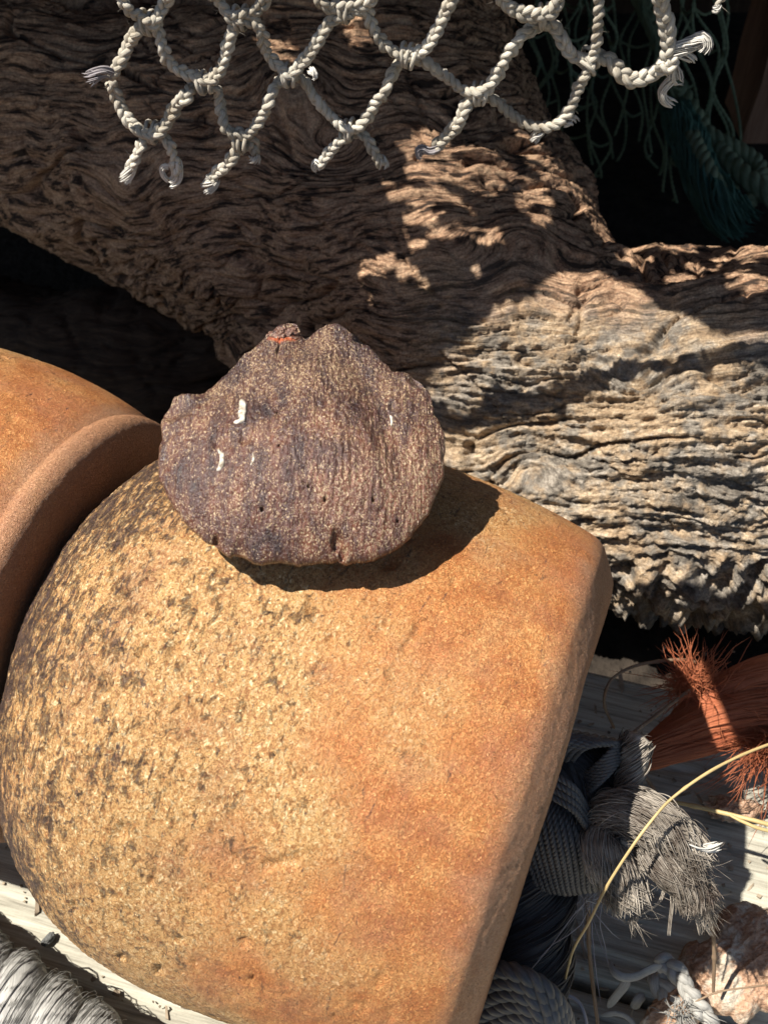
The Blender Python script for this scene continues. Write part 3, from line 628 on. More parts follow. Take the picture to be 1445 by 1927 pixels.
# ------------------------------------------------------------------ green netting in the hollow
M_green = mat_fibre('dull_green_twine', (.16, .22, .13), (.42, .50, .32), .8, .2, 3, 5, .01)
M_teal = mat_fibre('teal_rope', (.06, .17, .13), (.20, .40, .31), .7, .3, 3, 9, .02)
gnet = empty('green_net', 'dark green netting hanging in the shaded hollow behind the trunk at top right', 'fishing net')
rg = np.random.RandomState(5)
cols = []
for i in range(26):
    x0 = 1010+i*14+rg.normal()*7; y0 = 46+rg.normal()*1.2; x1 = x0+rg.normal()*28+(i-12)*4.0
    pts = []
    for j in range(9):
        t = j/8; py = -60+t*(470+6*i)
        pts.append(GY(x0+(x1-x0)*t+14*math.sin(j*2.1+i)+rg.normal()*7, py, y0+rg.normal()*.5-3*t*(i > 14)))
    cols.append(pts); mb = MB(); rope(mb, pts, .075, 2, .5, 5, step=.12); obj('net_twine', mb.mesh('net_twine'), M_green, gnet)
mb = MB()
for i in range(25):
    for j in range(1, 8):
        if (i+j) % 2 and rg.rand() < .62:
            a_, b_ = np.array(cols[i][j]), np.array(cols[i+1][j]); mid = (a_+b_)/2-np.array([0, 0, .25])
            rope(mb, [a_, mid, b_], .07, 2, .5, 5, step=.12)
obj('net_mesh_ties', mb.mesh('net_mesh_ties'), M_green, gnet, kind='stuff')
def simple_rope(name, pts, R, n, pitch, mat, parent=None, fz=0, seed=0, **kw):
    mb = MB(); q = [P(*p[:3]) if len(p) == 3 else np.r_[P(*p[:3]), p[3]] for p in pts]; rope(mb, q, R, n, pitch, 9, **{k_: v_ for k_, v_ in kw.items() if k_ in ('hand', 'ph0', 'step')})
    if fz:
        pth, _ = resample(smooth_path(np.array(q)[:, :3]), .2); fuzz(mb, pth+np.random.RandomState(seed).normal(size=pth.shape)*R*.6, fz, .35, .006, seed)
    return obj(name, mb.mesh(name), mat, parent, **{k_: v_ for k_, v_ in kw.items() if k_ in ('label', 'cat', 'group', 'kind')})
simple_rope('rope', [(1180, -60, 47), (1235, 60, 46.5), (1280, 170, 46), (1335, 260, 45), (1400, 330, 43), (1500, 400, 42), (1600, 440, 42)], .42, 3, 1.6, M_green, label='dark green rope slanting down behind the net to the right edge', cat='rope')
simple_rope('rope', [(1250, 150, 47), (1300, 230, 45), (1420, 300, 44), (1425, 360, 43), (1380, 390, 42.5), (1340, 330, 42), (1300, 250, 43)], .32, 3, 1.2, M_green, label='thin green rope loop lying beside the teal rope in the hollow', cat='rope')
mb = MB()
for i, (dx_, dd) in enumerate([(0, 0), (16, .4), (-12, .6)]):
    bundle(mb, [np.r_[P(1262+dx_, 190, 44.5+dd), .25], np.r_[P(1290+dx_, 250, 43.5+dd), .45], np.r_[P(1320+dx_, 330, 42.5+dd), .55], np.r_[P(1365+dx_, 400, 41.5+dd), .6], np.r_[P(1410+dx_, 440, 41+dd), .5]], 60, .06, .8, .3, 40+i, step=.4, curl=.08, m=4)
obj('rope_bundle', mb.mesh('rope_bundle'), M_teal, None, 'untwisted teal green rope bundle hanging behind the trunk among green netting', 'rope')

# ------------------------------------------------------------------ boards behind and added sun blockers above
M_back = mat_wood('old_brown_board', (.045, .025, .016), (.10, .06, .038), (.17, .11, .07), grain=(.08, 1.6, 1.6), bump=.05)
def box_board(name, c, ax, ay, az_, hx, hy, hz, mat, parent=None, seed=0, nseg=40, **kw):
    """rough sawn board: grid on the six faces, edges eased, slightly uneven"""
    V = []; Q = []; gcs = []; n0 = 0
    for s_, (a_, b_, c_, ha, hb, hc) in enumerate([(ax, ay, az_, hx, hy, hz), (ay, az_, ax, hy, hz, hx), (az_, ax, ay, hz, hx, hy)]):
        for sg in (1, -1):
            na = max(2, int(ha/max(hx, hy, hz)*nseg)+2); nb_ = max(2, int(hb/max(hx, hy, hz)*nseg)+2)
            u_, v_ = np.meshgrid(np.linspace(-ha, ha, na), np.linspace(-hb, hb, nb_), indexing='ij')
            p_ = u_.ravel()[:, None]*a_+v_.ravel()[:, None]*b_+sg*hc*c_
            idx = np.arange(na*nb_).reshape(na, nb_)+n0; q_ = np.stack([idx[:-1, :-1], idx[1:, :-1], idx[1:, 1:], idx[:-1, 1:]], -1).reshape(-1, 4)
            V.append(p_); Q.append(q_ if sg > 0 else q_[:, ::-1]); n0 += na*nb_
    V = np.vstack(V); L = np.stack([V@ax, V@ay, V@az_], 1)
    e = np.stack([noise(L*.35+seed), noise(L*.35+seed+7), noise(L*.35+seed+13)], 1)*.12
    W = L+e
    me = mesh_np(name, W[:, :1]*ax+W[:, 1:2]*ay+W[:, 2:]*az_, np.vstack(Q), smooth=False); add_gc(me, L+seed)
    return obj(name, me, mat, parent, loc=c, **kw)
Z_ = np.array([0, 0, 1.]); Y_ = np.array([0, 1., 0])
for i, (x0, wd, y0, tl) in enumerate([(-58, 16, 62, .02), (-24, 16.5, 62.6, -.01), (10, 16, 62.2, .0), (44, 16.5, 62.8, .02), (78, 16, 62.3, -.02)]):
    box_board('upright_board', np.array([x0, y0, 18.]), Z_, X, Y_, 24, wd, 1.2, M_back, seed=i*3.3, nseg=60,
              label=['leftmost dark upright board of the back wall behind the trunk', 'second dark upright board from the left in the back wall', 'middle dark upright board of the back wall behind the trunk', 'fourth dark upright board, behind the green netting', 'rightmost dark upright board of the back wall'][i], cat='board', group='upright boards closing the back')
post_c = GY(1445, 140, 52)
box_board('post', np.array([GY(1418, 150, 49)[0]+4.0, 49., 9.]), Z_, X, Y_, 14.5, 4.4, 2., mat_wood('reddish_post', (.16, .075, .045), (.36, .19, .12), (.5, .29, .19), grain=(.1, 1.4, 1.4)), seed=5.5, label='dull reddish brown post at the top right edge behind the netting', cat='post')
# unseen slab added overhead to shade the trunk; edge and holes shaped for sun spots
RZ = 20.5
def sun_at(px, py, y):            # where a ray to the sun from a wood point crosses the added slab
    p = GY(px, py, y); return p+SUN*((RZ-p[2])/SUN[2])
def slab():
    xs = np.concatenate([np.linspace(-48, -12, 40, endpoint=False), np.linspace(-12, 6, 180, endpoint=False), np.linspace(6, 46, 44)]); ys = np.concatenate([np.linspace(19, 30, 120, endpoint=False), np.linspace(30, 64, 40)]); nx_, ny_ = len(xs), len(ys)
    gx, gy = np.meshgrid(xs, ys, indexing='ij'); x, y = gx.ravel(), gy.ravel()
    edge = EDGE(x)+.3*np.maximum(fbm(np.stack([x*1.1, x*0, x*0], 1), 3), -.3)
    keep = (y > edge)
    fine_ = fbm(np.stack([x*2.2, y*3.4, x*0+7], 1), 3, .6)+.25*noise(np.stack([x*.8, y*.8, x*0+1], 1))
    for (hx, hy, rx, ry, rt) in [(a_, b_, c_*1.35, d_*1.45, e_) for a_, b_, c_, d_, e_ in HOLES]:
        c_, s_ = math.cos(rt), math.sin(rt); dx_, dy_ = x-hx-.7, y-hy+.4
        rr = np.sqrt(((dx_*c_+dy_*s_)/rx)**2+((-dx_*s_+dy_*c_)/ry)**2)+.45*fbm(np.stack([x*1.6, y*1.6, x*0+3], 1), 3)
        keep &= ~((rr < 1) & ((fine_ > -.08) | (rr < .25)))
    K = keep.reshape(nx_, ny_); cell = K[:-1, :-1] & K[1:, :-1] & K[1:, 1:] & K[:-1, 1:]
    idx = np.arange(nx_*ny_).reshape(nx_, ny_); Q = np.stack([idx[:-1, :-1], idx[1:, :-1], idx[1:, 1:], idx[:-1, 1:]], -1)[cell]
    z = RZ+.5*fbm(np.stack([x*.12, y*.4, x*0], 1), 3); n = len(x)
    top = np.stack([x, y, z+.5], 1); bot = np.stack([x, y, z-.3], 1)
    E = {}
    e = np.concatenate([Q[:, [0, 1]], Q[:, [1, 2]], Q[:, [2, 3]], Q[:, [3, 0]]])
    key = set(map(tuple, e.tolist())); bd = np.array([ab for ab in key if (ab[1], ab[0]) not in key])
    side = np.stack([bd[:, 1], bd[:, 0], bd[:, 0]+n, bd[:, 1]+n], -1)
    me = mesh_np('sun_blocker', np.vstack([top, bot]), np.vstack([Q, Q[:, ::-1]+n, side])); g = np.stack([x, y, x*0], 1); add_gc(me, np.vstack([g, g]))
    return me
YE = [(-50, 21.0), (-10, 21.0), (-8, 20.4), (-5.9, 20.9), (-5, 21.5), (-3.9, 21.9), (-2.9, 22.4), (-1.8, 22.6), (-1, 22.2), (-.3, 21.4), (.5, 20.7), (1.2, 20.1), (2.6, 20.1), (3.5, 20.4), (46, 20.6)]
def EDGE(x): return np.maximum(np.interp(x-.7, [p[0] for p in YE], [p[1] for p in YE])-.45, 19.95)
HOLES = [(-5.2, 25.0, 1.0, .55, .5), (-6.2, 24.0, .8, .4, -.4), (-5.7, 25.9, .6, .35, 0), (-3.2, 24.8, .5, .7, .3), (-1.9, 25.9, 1.0, .5, -.35), (-.6, 25.2, .6, .4, 0), (.7, 24.9, .8, .45, 0), (2.4, 23.8, .7, .5, .2), (-8.0, 22.9, .5, .28, .4), (-7.0, 22.5, .45, .22, -.3), (2.0, 22.0, .7, .45, .5), (-.9, 23.6, .5, .3, 0), (.2, 22.6, .5, .3, .3), (-4.5, 23.6, .45, .25, 0), (-6.6, 23.2, .5, .25, .4), (-5.2, 22.6, .4, .2, -.3), (.9, 23.4, .5, .3, .2), (-2.6, 26.8, .5, .3, 0), (-8.9, 28.6, .5, .3, 0), (-6.6, 29, .4, .5, .3)]
obj('sun_blocker_back', slab(), M_back, None, 'unseen ragged slab added above the trunk to shade and dapple it', 'board')

def overhead_blocker():  # unseen blocker added overhead, outline shaped to shade the orange rope and deck
    xs = np.linspace(-6.5, 34, 240); ys = np.linspace(10, 18, 80); gx, gy = np.meshgrid(xs, ys, indexing='ij'); x, y = gx.ravel(), gy.ravel(); nx_, ny_ = 240, 80
    wv = .35*fbm(np.stack([x*.7, y*.7, x*0+5], 1), 3)
    a_ = (x+wv > -1.3) & (y > 10.4) & (y+wv < 13.3); b_ = (x+wv > -4.5) & (y+wv > 13.2) & (y+wv < 15.1); K = (a_ | b_).reshape(nx_, ny_); cell = K[:-1, :-1] & K[1:, :-1] & K[1:, 1:] & K[:-1, 1:]
    idx = np.arange(nx_*ny_).reshape(nx_, ny_); Q = np.stack([idx[:-1, :-1], idx[1:, :-1], idx[1:, 1:], idx[:-1, 1:]], -1)[cell]
    z = RZ+.4+.5*fbm(np.stack([x*.2, y*.5, x*0+9], 1), 3); n = len(x); E_ = np.concatenate([Q[:, [0, 1]], Q[:, [1, 2]], Q[:, [2, 3]], Q[:, [3, 0]]]); key = set(map(tuple, E_.tolist())); bd = np.array([ab for ab in key if (ab[1], ab[0]) not in key])
    hgt = .6*np.sqrt(np.clip(1-((y-12.7)/2.6)**2, .05, 1))
    me = mesh_np('sun_blocker_front', np.vstack([np.stack([x, y, z+hgt], 1), np.stack([x, y, z-hgt], 1)]), np.vstack([Q, Q[:, ::-1]+n, np.stack([bd[:, 1], bd[:, 0], bd[:, 0]+n, bd[:, 1]+n], -1)])); g = np.stack([x, y, x*0], 1); add_gc(me, np.vstack([g, g]))
    return me
obj('sun_blocker_front', overhead_blocker(), M_back, None, 'unseen flat slab added overhead to shade the orange rope and deck', 'driftwood')

# ------------------------------------------------------------------ dark rope knot at the float's end
M_dark = mat_fibre('dark_grey_twine', (.045, .042, .040), (.19, .18, .165), .5, .5, 4, 6, .012)
M_darkf = mat_fibre('dark_rope_fibre', (.018, .017, .018), (.10, .095, .09), .42, .6, 1.2, 26, .02)
M_greyf = mat_fibre('sunbleached_grey_fibre', (.06, .04, .028), (.66, .585, .48), .45, .5, 3.5, 3, .01, 0, .42, .62)
knot = empty('rope_knot', 'dark grey knot wound from parallel twisted cords at the end of the front float', 'knot')
def kcord(pts, R=.066, ph=0, mat=None, name='cord', pitch=.30):
    mb = MB(); q = [P(*p) for p in pts]; rope(mb, q, R, 3, pitch, 6, ph0=ph, step=.028, sr=.52); return obj(name, mb.mesh(name), mat or M_dark, knot)
KD = 19.9
for i in range(13):
    f = i/12; x0 = 978+f*100; y0 = 1436+f*72; xe = 1012+f*112; ye = 1676-8*abs(f-.45)*2; 
    bl = 1.05*math.sin(math.pi*min(max(.10+.8*f, 0), 1))
    pts = []
    for j in range(9):
        t = j/8; bx = -16*(1-f)*math.sin(math.pi*t)+20*f*math.sin(math.pi*t)
        pts.append((x0+(xe-x0)*t+bx, y0+(ye-y0)*t, KD+.35-bl*math.sin(math.pi*(.12+.80*t))*.95))
    pts.append((xe+4, ye+6, KD+.5)); pts.append((xe+2, ye-14, KD+1.)); kcord(pts, .062, i*1.3)
for i in range(9):
    f = i/8; x0 = 985+f*92; y0 = 1440-f*10; x1 = 1030+f*130; y1 = 1374+f*26
    pts = []
    for j in range(7):
        t = j/6; pts.append((x0+(x1-x0)*t-14*math.sin(math.pi*t), y0+(y1-y0)*t-10*math.sin(math.pi*t), KD-.1-.62*math.sin(math.pi*(.1+.7*t))))
    pts.append((x1+10, y1-2, KD+.45)); pts.append((x1+14, y1+14, KD+.9)); kcord(pts, .068, i)
for i in range(4):
    kcord([(968, 1428+i*13, KD+.1), (1002, 1440+i*13, KD-.45), (1040, 1458+i*14, KD-.75), (1078, 1482+i*14, KD-.85), (1102, 1520+i*12, KD-.5), (1118, 1556+i*8, KD)], .068, i*2)
for i in range(5):
    kcord([(1100, 1462+i*9, KD-.1), (1124, 1440+i*9, KD-.45), (1150, 1414+i*9, KD-.55), (1166, 1396+i*8, KD-.3), (1174, 1390+i*8, KD+.1)], .064, i)
mb = MB()     # core the cords are wound on, and loose strands running right
for i, pp in enumerate([[(980, 1440, KD+1.0, .6), (1040, 1480, KD+.55, 1.0), (1070, 1560, KD+.8, 1.0), (1080, 1640, KD+1.1, .8)], [(1060, 1490, KD+.5, .45), (1120, 1500, KD+.2, .45), (1180, 1510, KD+.3, .4), (1200, 1545, KD+.5, .35)], [(1030, 1425, KD+.5, .5), (1090, 1445, KD+.25, .5), (1170, 1455, KD+.35, .42)]]):
    q = np.array([np.r_[P(*a_[:3]), a_[3]] for a_ in pp]); p_, _ = resample(smooth_path(q), .1); sweep(mb, p_[:, :3], p_[:, 3]*.9, 20, vscale=6)
    bundle(mb, q, 110, .02, .5, .05, 60+i, step=.12, m=4)
obj('strand', mb.mesh('strand'), M_darkf, knot)
# stiff melted tag sticking up in the sun
mb = MB()
q = np.array([np.r_[P(x_, y_, d_), r_] for x_, y_, d_, r_ in [(1176, 1520, KD-.1, .20), (1182, 1480, KD-.25, .24), (1190, 1440, KD-.3, .26), (1198, 1400, KD-.35, .26), (1206, 1382, KD-.35, .24)]])
bundle(mb, q, 260, .013, .9, .05, 71, step=.05, curl=.03, m=4)
p_, _ = resample(smooth_path(q), .05); sweep(mb, p_[:, :3], p_[:, 3]*.85*(1+.15*noise(p_[:, :3]*6)), 14)
fuzz(mb, p_[:, :3][-12:]+_rs.normal(size=(12, 3))*.1, 60, .16, .008, 72, up=(0, -.2, .8))
obj('tag_end', mb.mesh('tag_end'), M_greyf, knot, 'stiff pale cut tag sticking up in the sun')
# frayed sunlit tails
def tail(pp, n, seed, fr=.0105, splay=.15, twist=.4, fz=80, mat=None, name='frayed_tail', flen=.28, label=None):
    mb = MB(); q = np.array([np.r_[P(*a_[:3]), a_[3]] for a_ in pp]); p_, _ = resample(smooth_path(q), .08)
    sweep(mb, p_[:, :3], p_[:, 3]*.68, 16, vscale=5); q[:, 3] *= .88; bundle(mb, q, int(n*.8), fr, twist, splay, seed, step=.08, curl=.05, m=4, onlyshell=.75, stray=.25, start=.3); bundle(mb, q, int(n*.3), fr*.8, -twist*.8, splay*1.2, seed+5, step=.08, curl=.06, m=3, onlyshell=.85, stray=.4, start=.5)
    k0 = int(len(p_)*.35); cc_ = p_[k0:, :3]+np.random.RandomState(seed).normal(size=(len(p_)-k0, 3))*p_[k0:, 3:4]*.55
    dr = p_[-1, :3]-p_[-6, :3]; dr = dr/np.linalg.norm(dr)*.8
    fuzz(mb, cc_, fz*2, flen, .006, seed, out=np.repeat(dr[None], len(cc_), 0), up=(0, -.1, .0))
    fuzz(mb, cc_[-8:], fz, flen*1.3, .006, seed+1, out=np.repeat(dr[None]*1.8, 8, 0), up=(0, 0, 0))
    return obj(name, mb.mesh(name), mat or M_greyf, knot, label)
tail([(1118, 1560, KD-.1, .30), (1150, 1530, KD-.5, .42), (1200, 1534, KD-.7, .48), (1250, 1566, KD-.6, .50), (1292, 1606, KD-.5, .42), (1326, 1634, KD-.5, .3)], 620, 81, splay=.2, label='fat sunlit frayed strand pointing right')
tail([(1136, 1545, KD-.2, .22), (1130, 1590, KD-.6, .36), (1148, 1630, KD-.7, .42), (1170, 1668, KD-.6, .40), (1190, 1700, KD-.5, .34)], 560, 82, splay=.2, fz=130, label='short sunlit frayed strand pointing down')
tail([(1200, 1580, KD-.3, .28), (1240, 1616, KD-.6, .40), (1280, 1650, KD-.6, .38), (1306, 1684, KD-.5, .32), (1322, 1712, KD-.5, .26)], 560, 83, splay=.25, fz=120, label='brushy frayed strand end at lower right')
mb = MB()
for i, pp in enumerate([[(1258, 1660), (1262, 1700), (1258, 1738), (1256, 1762)], [(1250, 1668), (1236, 1700), (1200, 1724)], [(1300, 1700), (1320, 1736), (1338, 1764)], [(1290, 1690), (1308, 1730), (1316, 1762)], [(1340, 1592), (1352, 1588), (1358, 1590)], [(1170, 1700), (1160, 1722), (1176, 1738)], [(1188, 1700), (1196, 1724), (1192, 1740)]]):
    for kq in range(3): sweep(mb, smooth_path([P(a_[0]+kq*2.5, a_[1], KD-.4+.1*kq) for a_ in pp], step=.08), .010, 4)
obj('loose_fibre', mb.mesh('loose_fibre'), M_greyf, knot)
mb = MB(); q = np.array([np.r_[P(*a_[:3]), a_[3]] for a_ in [(1275, 1570, KD-.75, .12), (1300, 1590, KD-.85, .10), (1325, 1600, KD-.8, .07), (1344, 1596, KD-.75, .05), (1358, 1588, KD-.7, .04)]]); bundle(mb, q, 26, .016, .2, .01, 88, step=.06, m=4)
obj('loose_fibre', mb.mesh('loose_fibre'), M_fray, knot, 'pale curved wisp at the tip')

# thick dark rope below the knot
rope_d = empty('rope', 'thick dark rope of glossy black strands running down from the knot beside the float', 'rope')
pp = np.array([np.r_[P(*a_)] for a_ in [(1000, 1560, 21.2), (1004, 1640, 21.0), (1000, 1720, 20.9), (994, 1800, 20.8), (990, 1880, 20.6), (975, 1990, 20.4), (960, 2100, 20.4)]])
p_, t_ = resample(smooth_path(pp), .1); T, N, B = frames(p_)
for k_ in range(3):
    a_ = 2*np.pi*t_/3.6+2*np.pi*k_/3+.6; q = p_+.40*(np.cos(a_)[:, None]*N+np.sin(a_)[:, None]*B)
    mb = MB(); sweep(mb, q, .44, 22, vscale=5); bundle(mb, np.c_[q[::3], np.full(len(q[::3]), .46)], 170, .02, 1.2, 0, 90+k_, step=.16, m=4, onlyshell=.9, stray=.12, curl=.03)
    obj('strand', mb.mesh('strand'), M_darkf, rope_d)
coil = empty('rope_coil', 'coil of dark twisted cords at the bottom edge under the thick black rope', 'rope')
for i in range(9):
    mb = MB(); rope(mb, [P(880+i*6, 1850+i*22, 20.4), P(930+i*10, 1826+i*22, 19.6), P(985+i*8, 1836+i*22, 19.2), P(1035+i*3, 1870+i*22, 19.2), P(1066+i*1, 1925+i*22, 19.7), P(1060, 1985+i*20, 20.6)], .17, 3, .8, 8, sr=.55)
    obj('cord', mb.mesh('cord'), M_dark, coil)

# ------------------------------------------------------------------ orange rope
M_or = mat_fibre('faded_orange_fibre', (.26, .055, .022), (.56, .20, .09), .65, .3, 1.5, 10, .02)
M_orw = M_or
orp = empty('rope', 'faded orange red rope with frayed tufts coming in from the right edge under the log', 'rope')
oc_ = [(1195, 1438, 25.0, .22), (1230, 1416, 25.0, .42), (1290, 1384, 25.1, .60), (1350, 1350, 25.2, .78), (1420, 1316, 25.3, .92), (1520, 1280, 25.4, 1.05), (1640, 1240, 25.5, 1.1)]
q = np.array([np.r_[P(*a_[:3]), a_[3]] for a_ in oc_]); p_, t_ = resample(smooth_path(q), .1); T, N, B = frames(p_[:, :3])
for k_ in range(4):
    a_ = 2*np.pi*t_/14+2*np.pi*k_/4+.3; s_ = p_[:, :3]+(p_[:, 3]*.50)[:, None]*(np.cos(a_)[:, None]*N*.8+np.sin(a_)[:, None]*B)
    mb = MB(); sweep(mb, s_, p_[:, 3]*.5*(1+.08*noise(s_*2)), 22, vscale=8); bundle(mb, np.c_[s_[::3], p_[::3, 3]*.5], 90, .028, .25, 0, 110+k_, step=.22, m=4, onlyshell=.95, curl=.02, stray=.05)
    obj('strand', mb.mesh('strand'), M_or, orp)
def tuft(c, dirs, n, seed, l=1.0, r=.03, spread=.5, mat=None, parent=None, name='frayed_tuft'):
    rg = np.random.RandomState(seed); mb = MB(); c = P(*c)
    for i in range(n):
        d = np.array(dirs[rg.randint(len(dirs))], float); d = d[0]*X+d[1]*U-d[2]*F; d = d/np.linalg.norm(d)+rg.normal(size=3)*spread; ll = l*(.4+.8*rg.rand()); t = np.linspace(0, 1, 8)[:, None]
        q = c+rg.normal(size=3)*.12+d*t*ll+rg.normal(size=3)*.7*t*t*ll+.07*np.sin(t*8+i)*rg.normal(size=3); sweep(mb, q, np.linspace(r, r*.6, 8), 5, u0=i)
    return obj(name, mb.mesh(name), mat or M_or, parent)
tuft((1306, 1290, 25.2), [(-1, .3, .2), (0, 1, .3), (.3, 1, .2), (-.8, -.5, .2), (-1, 0, .4)], 420, 5, .48, .012, .7, parent=orp)
tuft((1330, 1310, 25.5), [(-.5, .3, .2), (.6, .5, .3), (.5, -.2, .4)], 200, 6, .6, .02, .6, parent=orp)
tuft((1450, 1390, 24.8), [(-1, -.7, .2), (-.3, -1, .2), (-.8, -.2, .3)], 360, 7, .7, .012, .6, parent=orp)

# ------------------------------------------------------------------ thick grey rope at lower left
M_greyr = mat_fibre('grey_rope_fibre', (.22, .21, .19), (.58, .565, .52), .55, .35, 1.0, 12, .02)
grp = empty('rope', 'thick pale grey fluffy rope in full sun at the bottom left corner', 'rope')
pp = np.array([P(*a_) for a_ in [(-320, 1660, 22.2), (-180, 1770, 21.9), (-45, 1873, 21.7), (95, 1975, 21.5), (225, 2080, 21.3), (365, 2185, 21.3)]])
pp[:, 2] = 1.25
p_, t_ = resample(smooth_path(pp), .1); T, N, B = frames(p_)
for k_ in range(3):
    a_ = 2*np.pi*t_/3.0+2*np.pi*k_/3+1.9; q = p_+.60*(np.cos(a_)[:, None]*N+np.sin(a_)[:, None]*B)
    rr_ = .66*(1+.10*noise(q*.8)); mb = MB(); sweep(mb, q, rr_, 30, vscale=5)
    bundle(mb, np.c_[q[::3], rr_[::3]], 380, .010, 3.2, 0, 130+k_, step=.2, m=3, onlyshell=.985, curl=.016, stray=.06)
    fuzz(mb, q+(q-p_)*.8, 200, .14, .0035, 133+k_, out=(q-p_)*1.6)
    obj('strand', mb.mesh('strand'), M_greyr, grp)

# ------------------------------------------------------------------ straw stalks and thin roots
M_straw = mat_fibre('dry_straw', (.34, .23, .09), (.70, .53, .25), .5, .4, 2, 3, .01)
M_root = mat_fibre('thin_brown_root', (.16, .10, .06), (.36, .26, .17), .7, .2, 2, 3, .01)
def stalk(pts, r, mat, label, name='straw', cat='straw', group=None, m=8):
    q = [P(*p) for p in pts]; mb = MB(); p_, t_ = resample(smooth_path(q, step=.1), .06)
    nd = 1+.35*np.exp(-((t_ % 2.3-1.1)/.05)**2)+.12*noise(p_*2)
    sweep(mb, p_, r*nd*np.linspace(1, .75, len(p_)), m); return obj(name, mb.mesh(name), mat, None, label, cat, group)
stalk([(1560, 1370, 19.6), (1445, 1402, 19.0), (1350, 1444, 18.6), (1270, 1498, 18.3), (1225, 1546, 18.2), (1180, 1608, 18.2), (1140, 1672, 18.4), (1108, 1736, 18.8), (1078, 1790, 19.4), (1062, 1850, 20.2), (1058, 1872, 20.6)], .030, M_straw, 'long yellow dry stalk arching over the frayed knot to the right edge')
stalk([(1600, 1600, 23), (1445, 1552, 23.2), (1350, 1528, 23.6), (1270, 1510, 24), (1232, 1506, 24.2)], .06, M_straw, 'pale stalk lying flat on the deck at the right, ending near a wood crumb')
stalk([(1570, 1586, 23.2), (1445, 1564, 23.0), (1400, 1548, 23.1), (1372, 1534, 23.2)], .05, M_straw, 'short straw crossing the flat stalk at the right edge')
stalk([(1310, 1246, 25.8), (1270, 1242, 25.6), (1200, 1252, 25.2), (1156, 1274, 25.0), (1140, 1300, 25.), (1138, 1330, 25.4), (1156, 1372, 26)], .045, M_root, 'thin brown stem looping from the orange tuft down to the lit board', 'stem', 'stem')
stalk([(1300, 1298, 24.8), (1272, 1318, 24.6), (1230, 1350, 24.4), (1190, 1380, 24)], .05, M_root, 'straight thin stem running from the orange tuft towards the knot', 'stem', 'stem')
stalk([(1206, 1450, 24), (1240, 1500, 23.9), (1262, 1540, 24)], .045, M_root, 'short stem leaning below the orange rope behind the frayed knot', 'stem', 'stem')
stalk([(1106, 1690, 21.6), (1108, 1780, 21.9), (1116, 1860, 22), (1126, 1940, 22), (1130, 2000, 22)], .045, M_root, 'thin upright root hanging in the shade right of the black rope', 'root', 'root')
stalk([(1338, 1730, 20.8), (1344, 1790, 21.2), (1342, 1870, 21.8)], .05, M_root, 'short upright root in front of the bark slab', 'root', 'root')
stalk([(1062, 1872, 20.6), (1086, 1884, 20.6), (1100, 1912, 20.5), (1106, 1950, 20.5)], .045, M_frayb, 'pale grey wisp curling out of the coil at the bottom', 'fibre', 'fibre')
stalk([(1308, 1886, 20.2), (1350, 1868, 20.1), (1400, 1860, 20), (1480, 1850, 20)], .02, M_root, 'hair-thin root crossing the lit bark slab', 'root', 'root')
tuft((1118, 1672, 20.6), [(-.25, -1, .1), (-.6, -.9, 0), (-.5, -1, 0)], 26, 17, 1.1, .014, .10, mat=M_frayb, parent=knot, name='hanging_wisp')

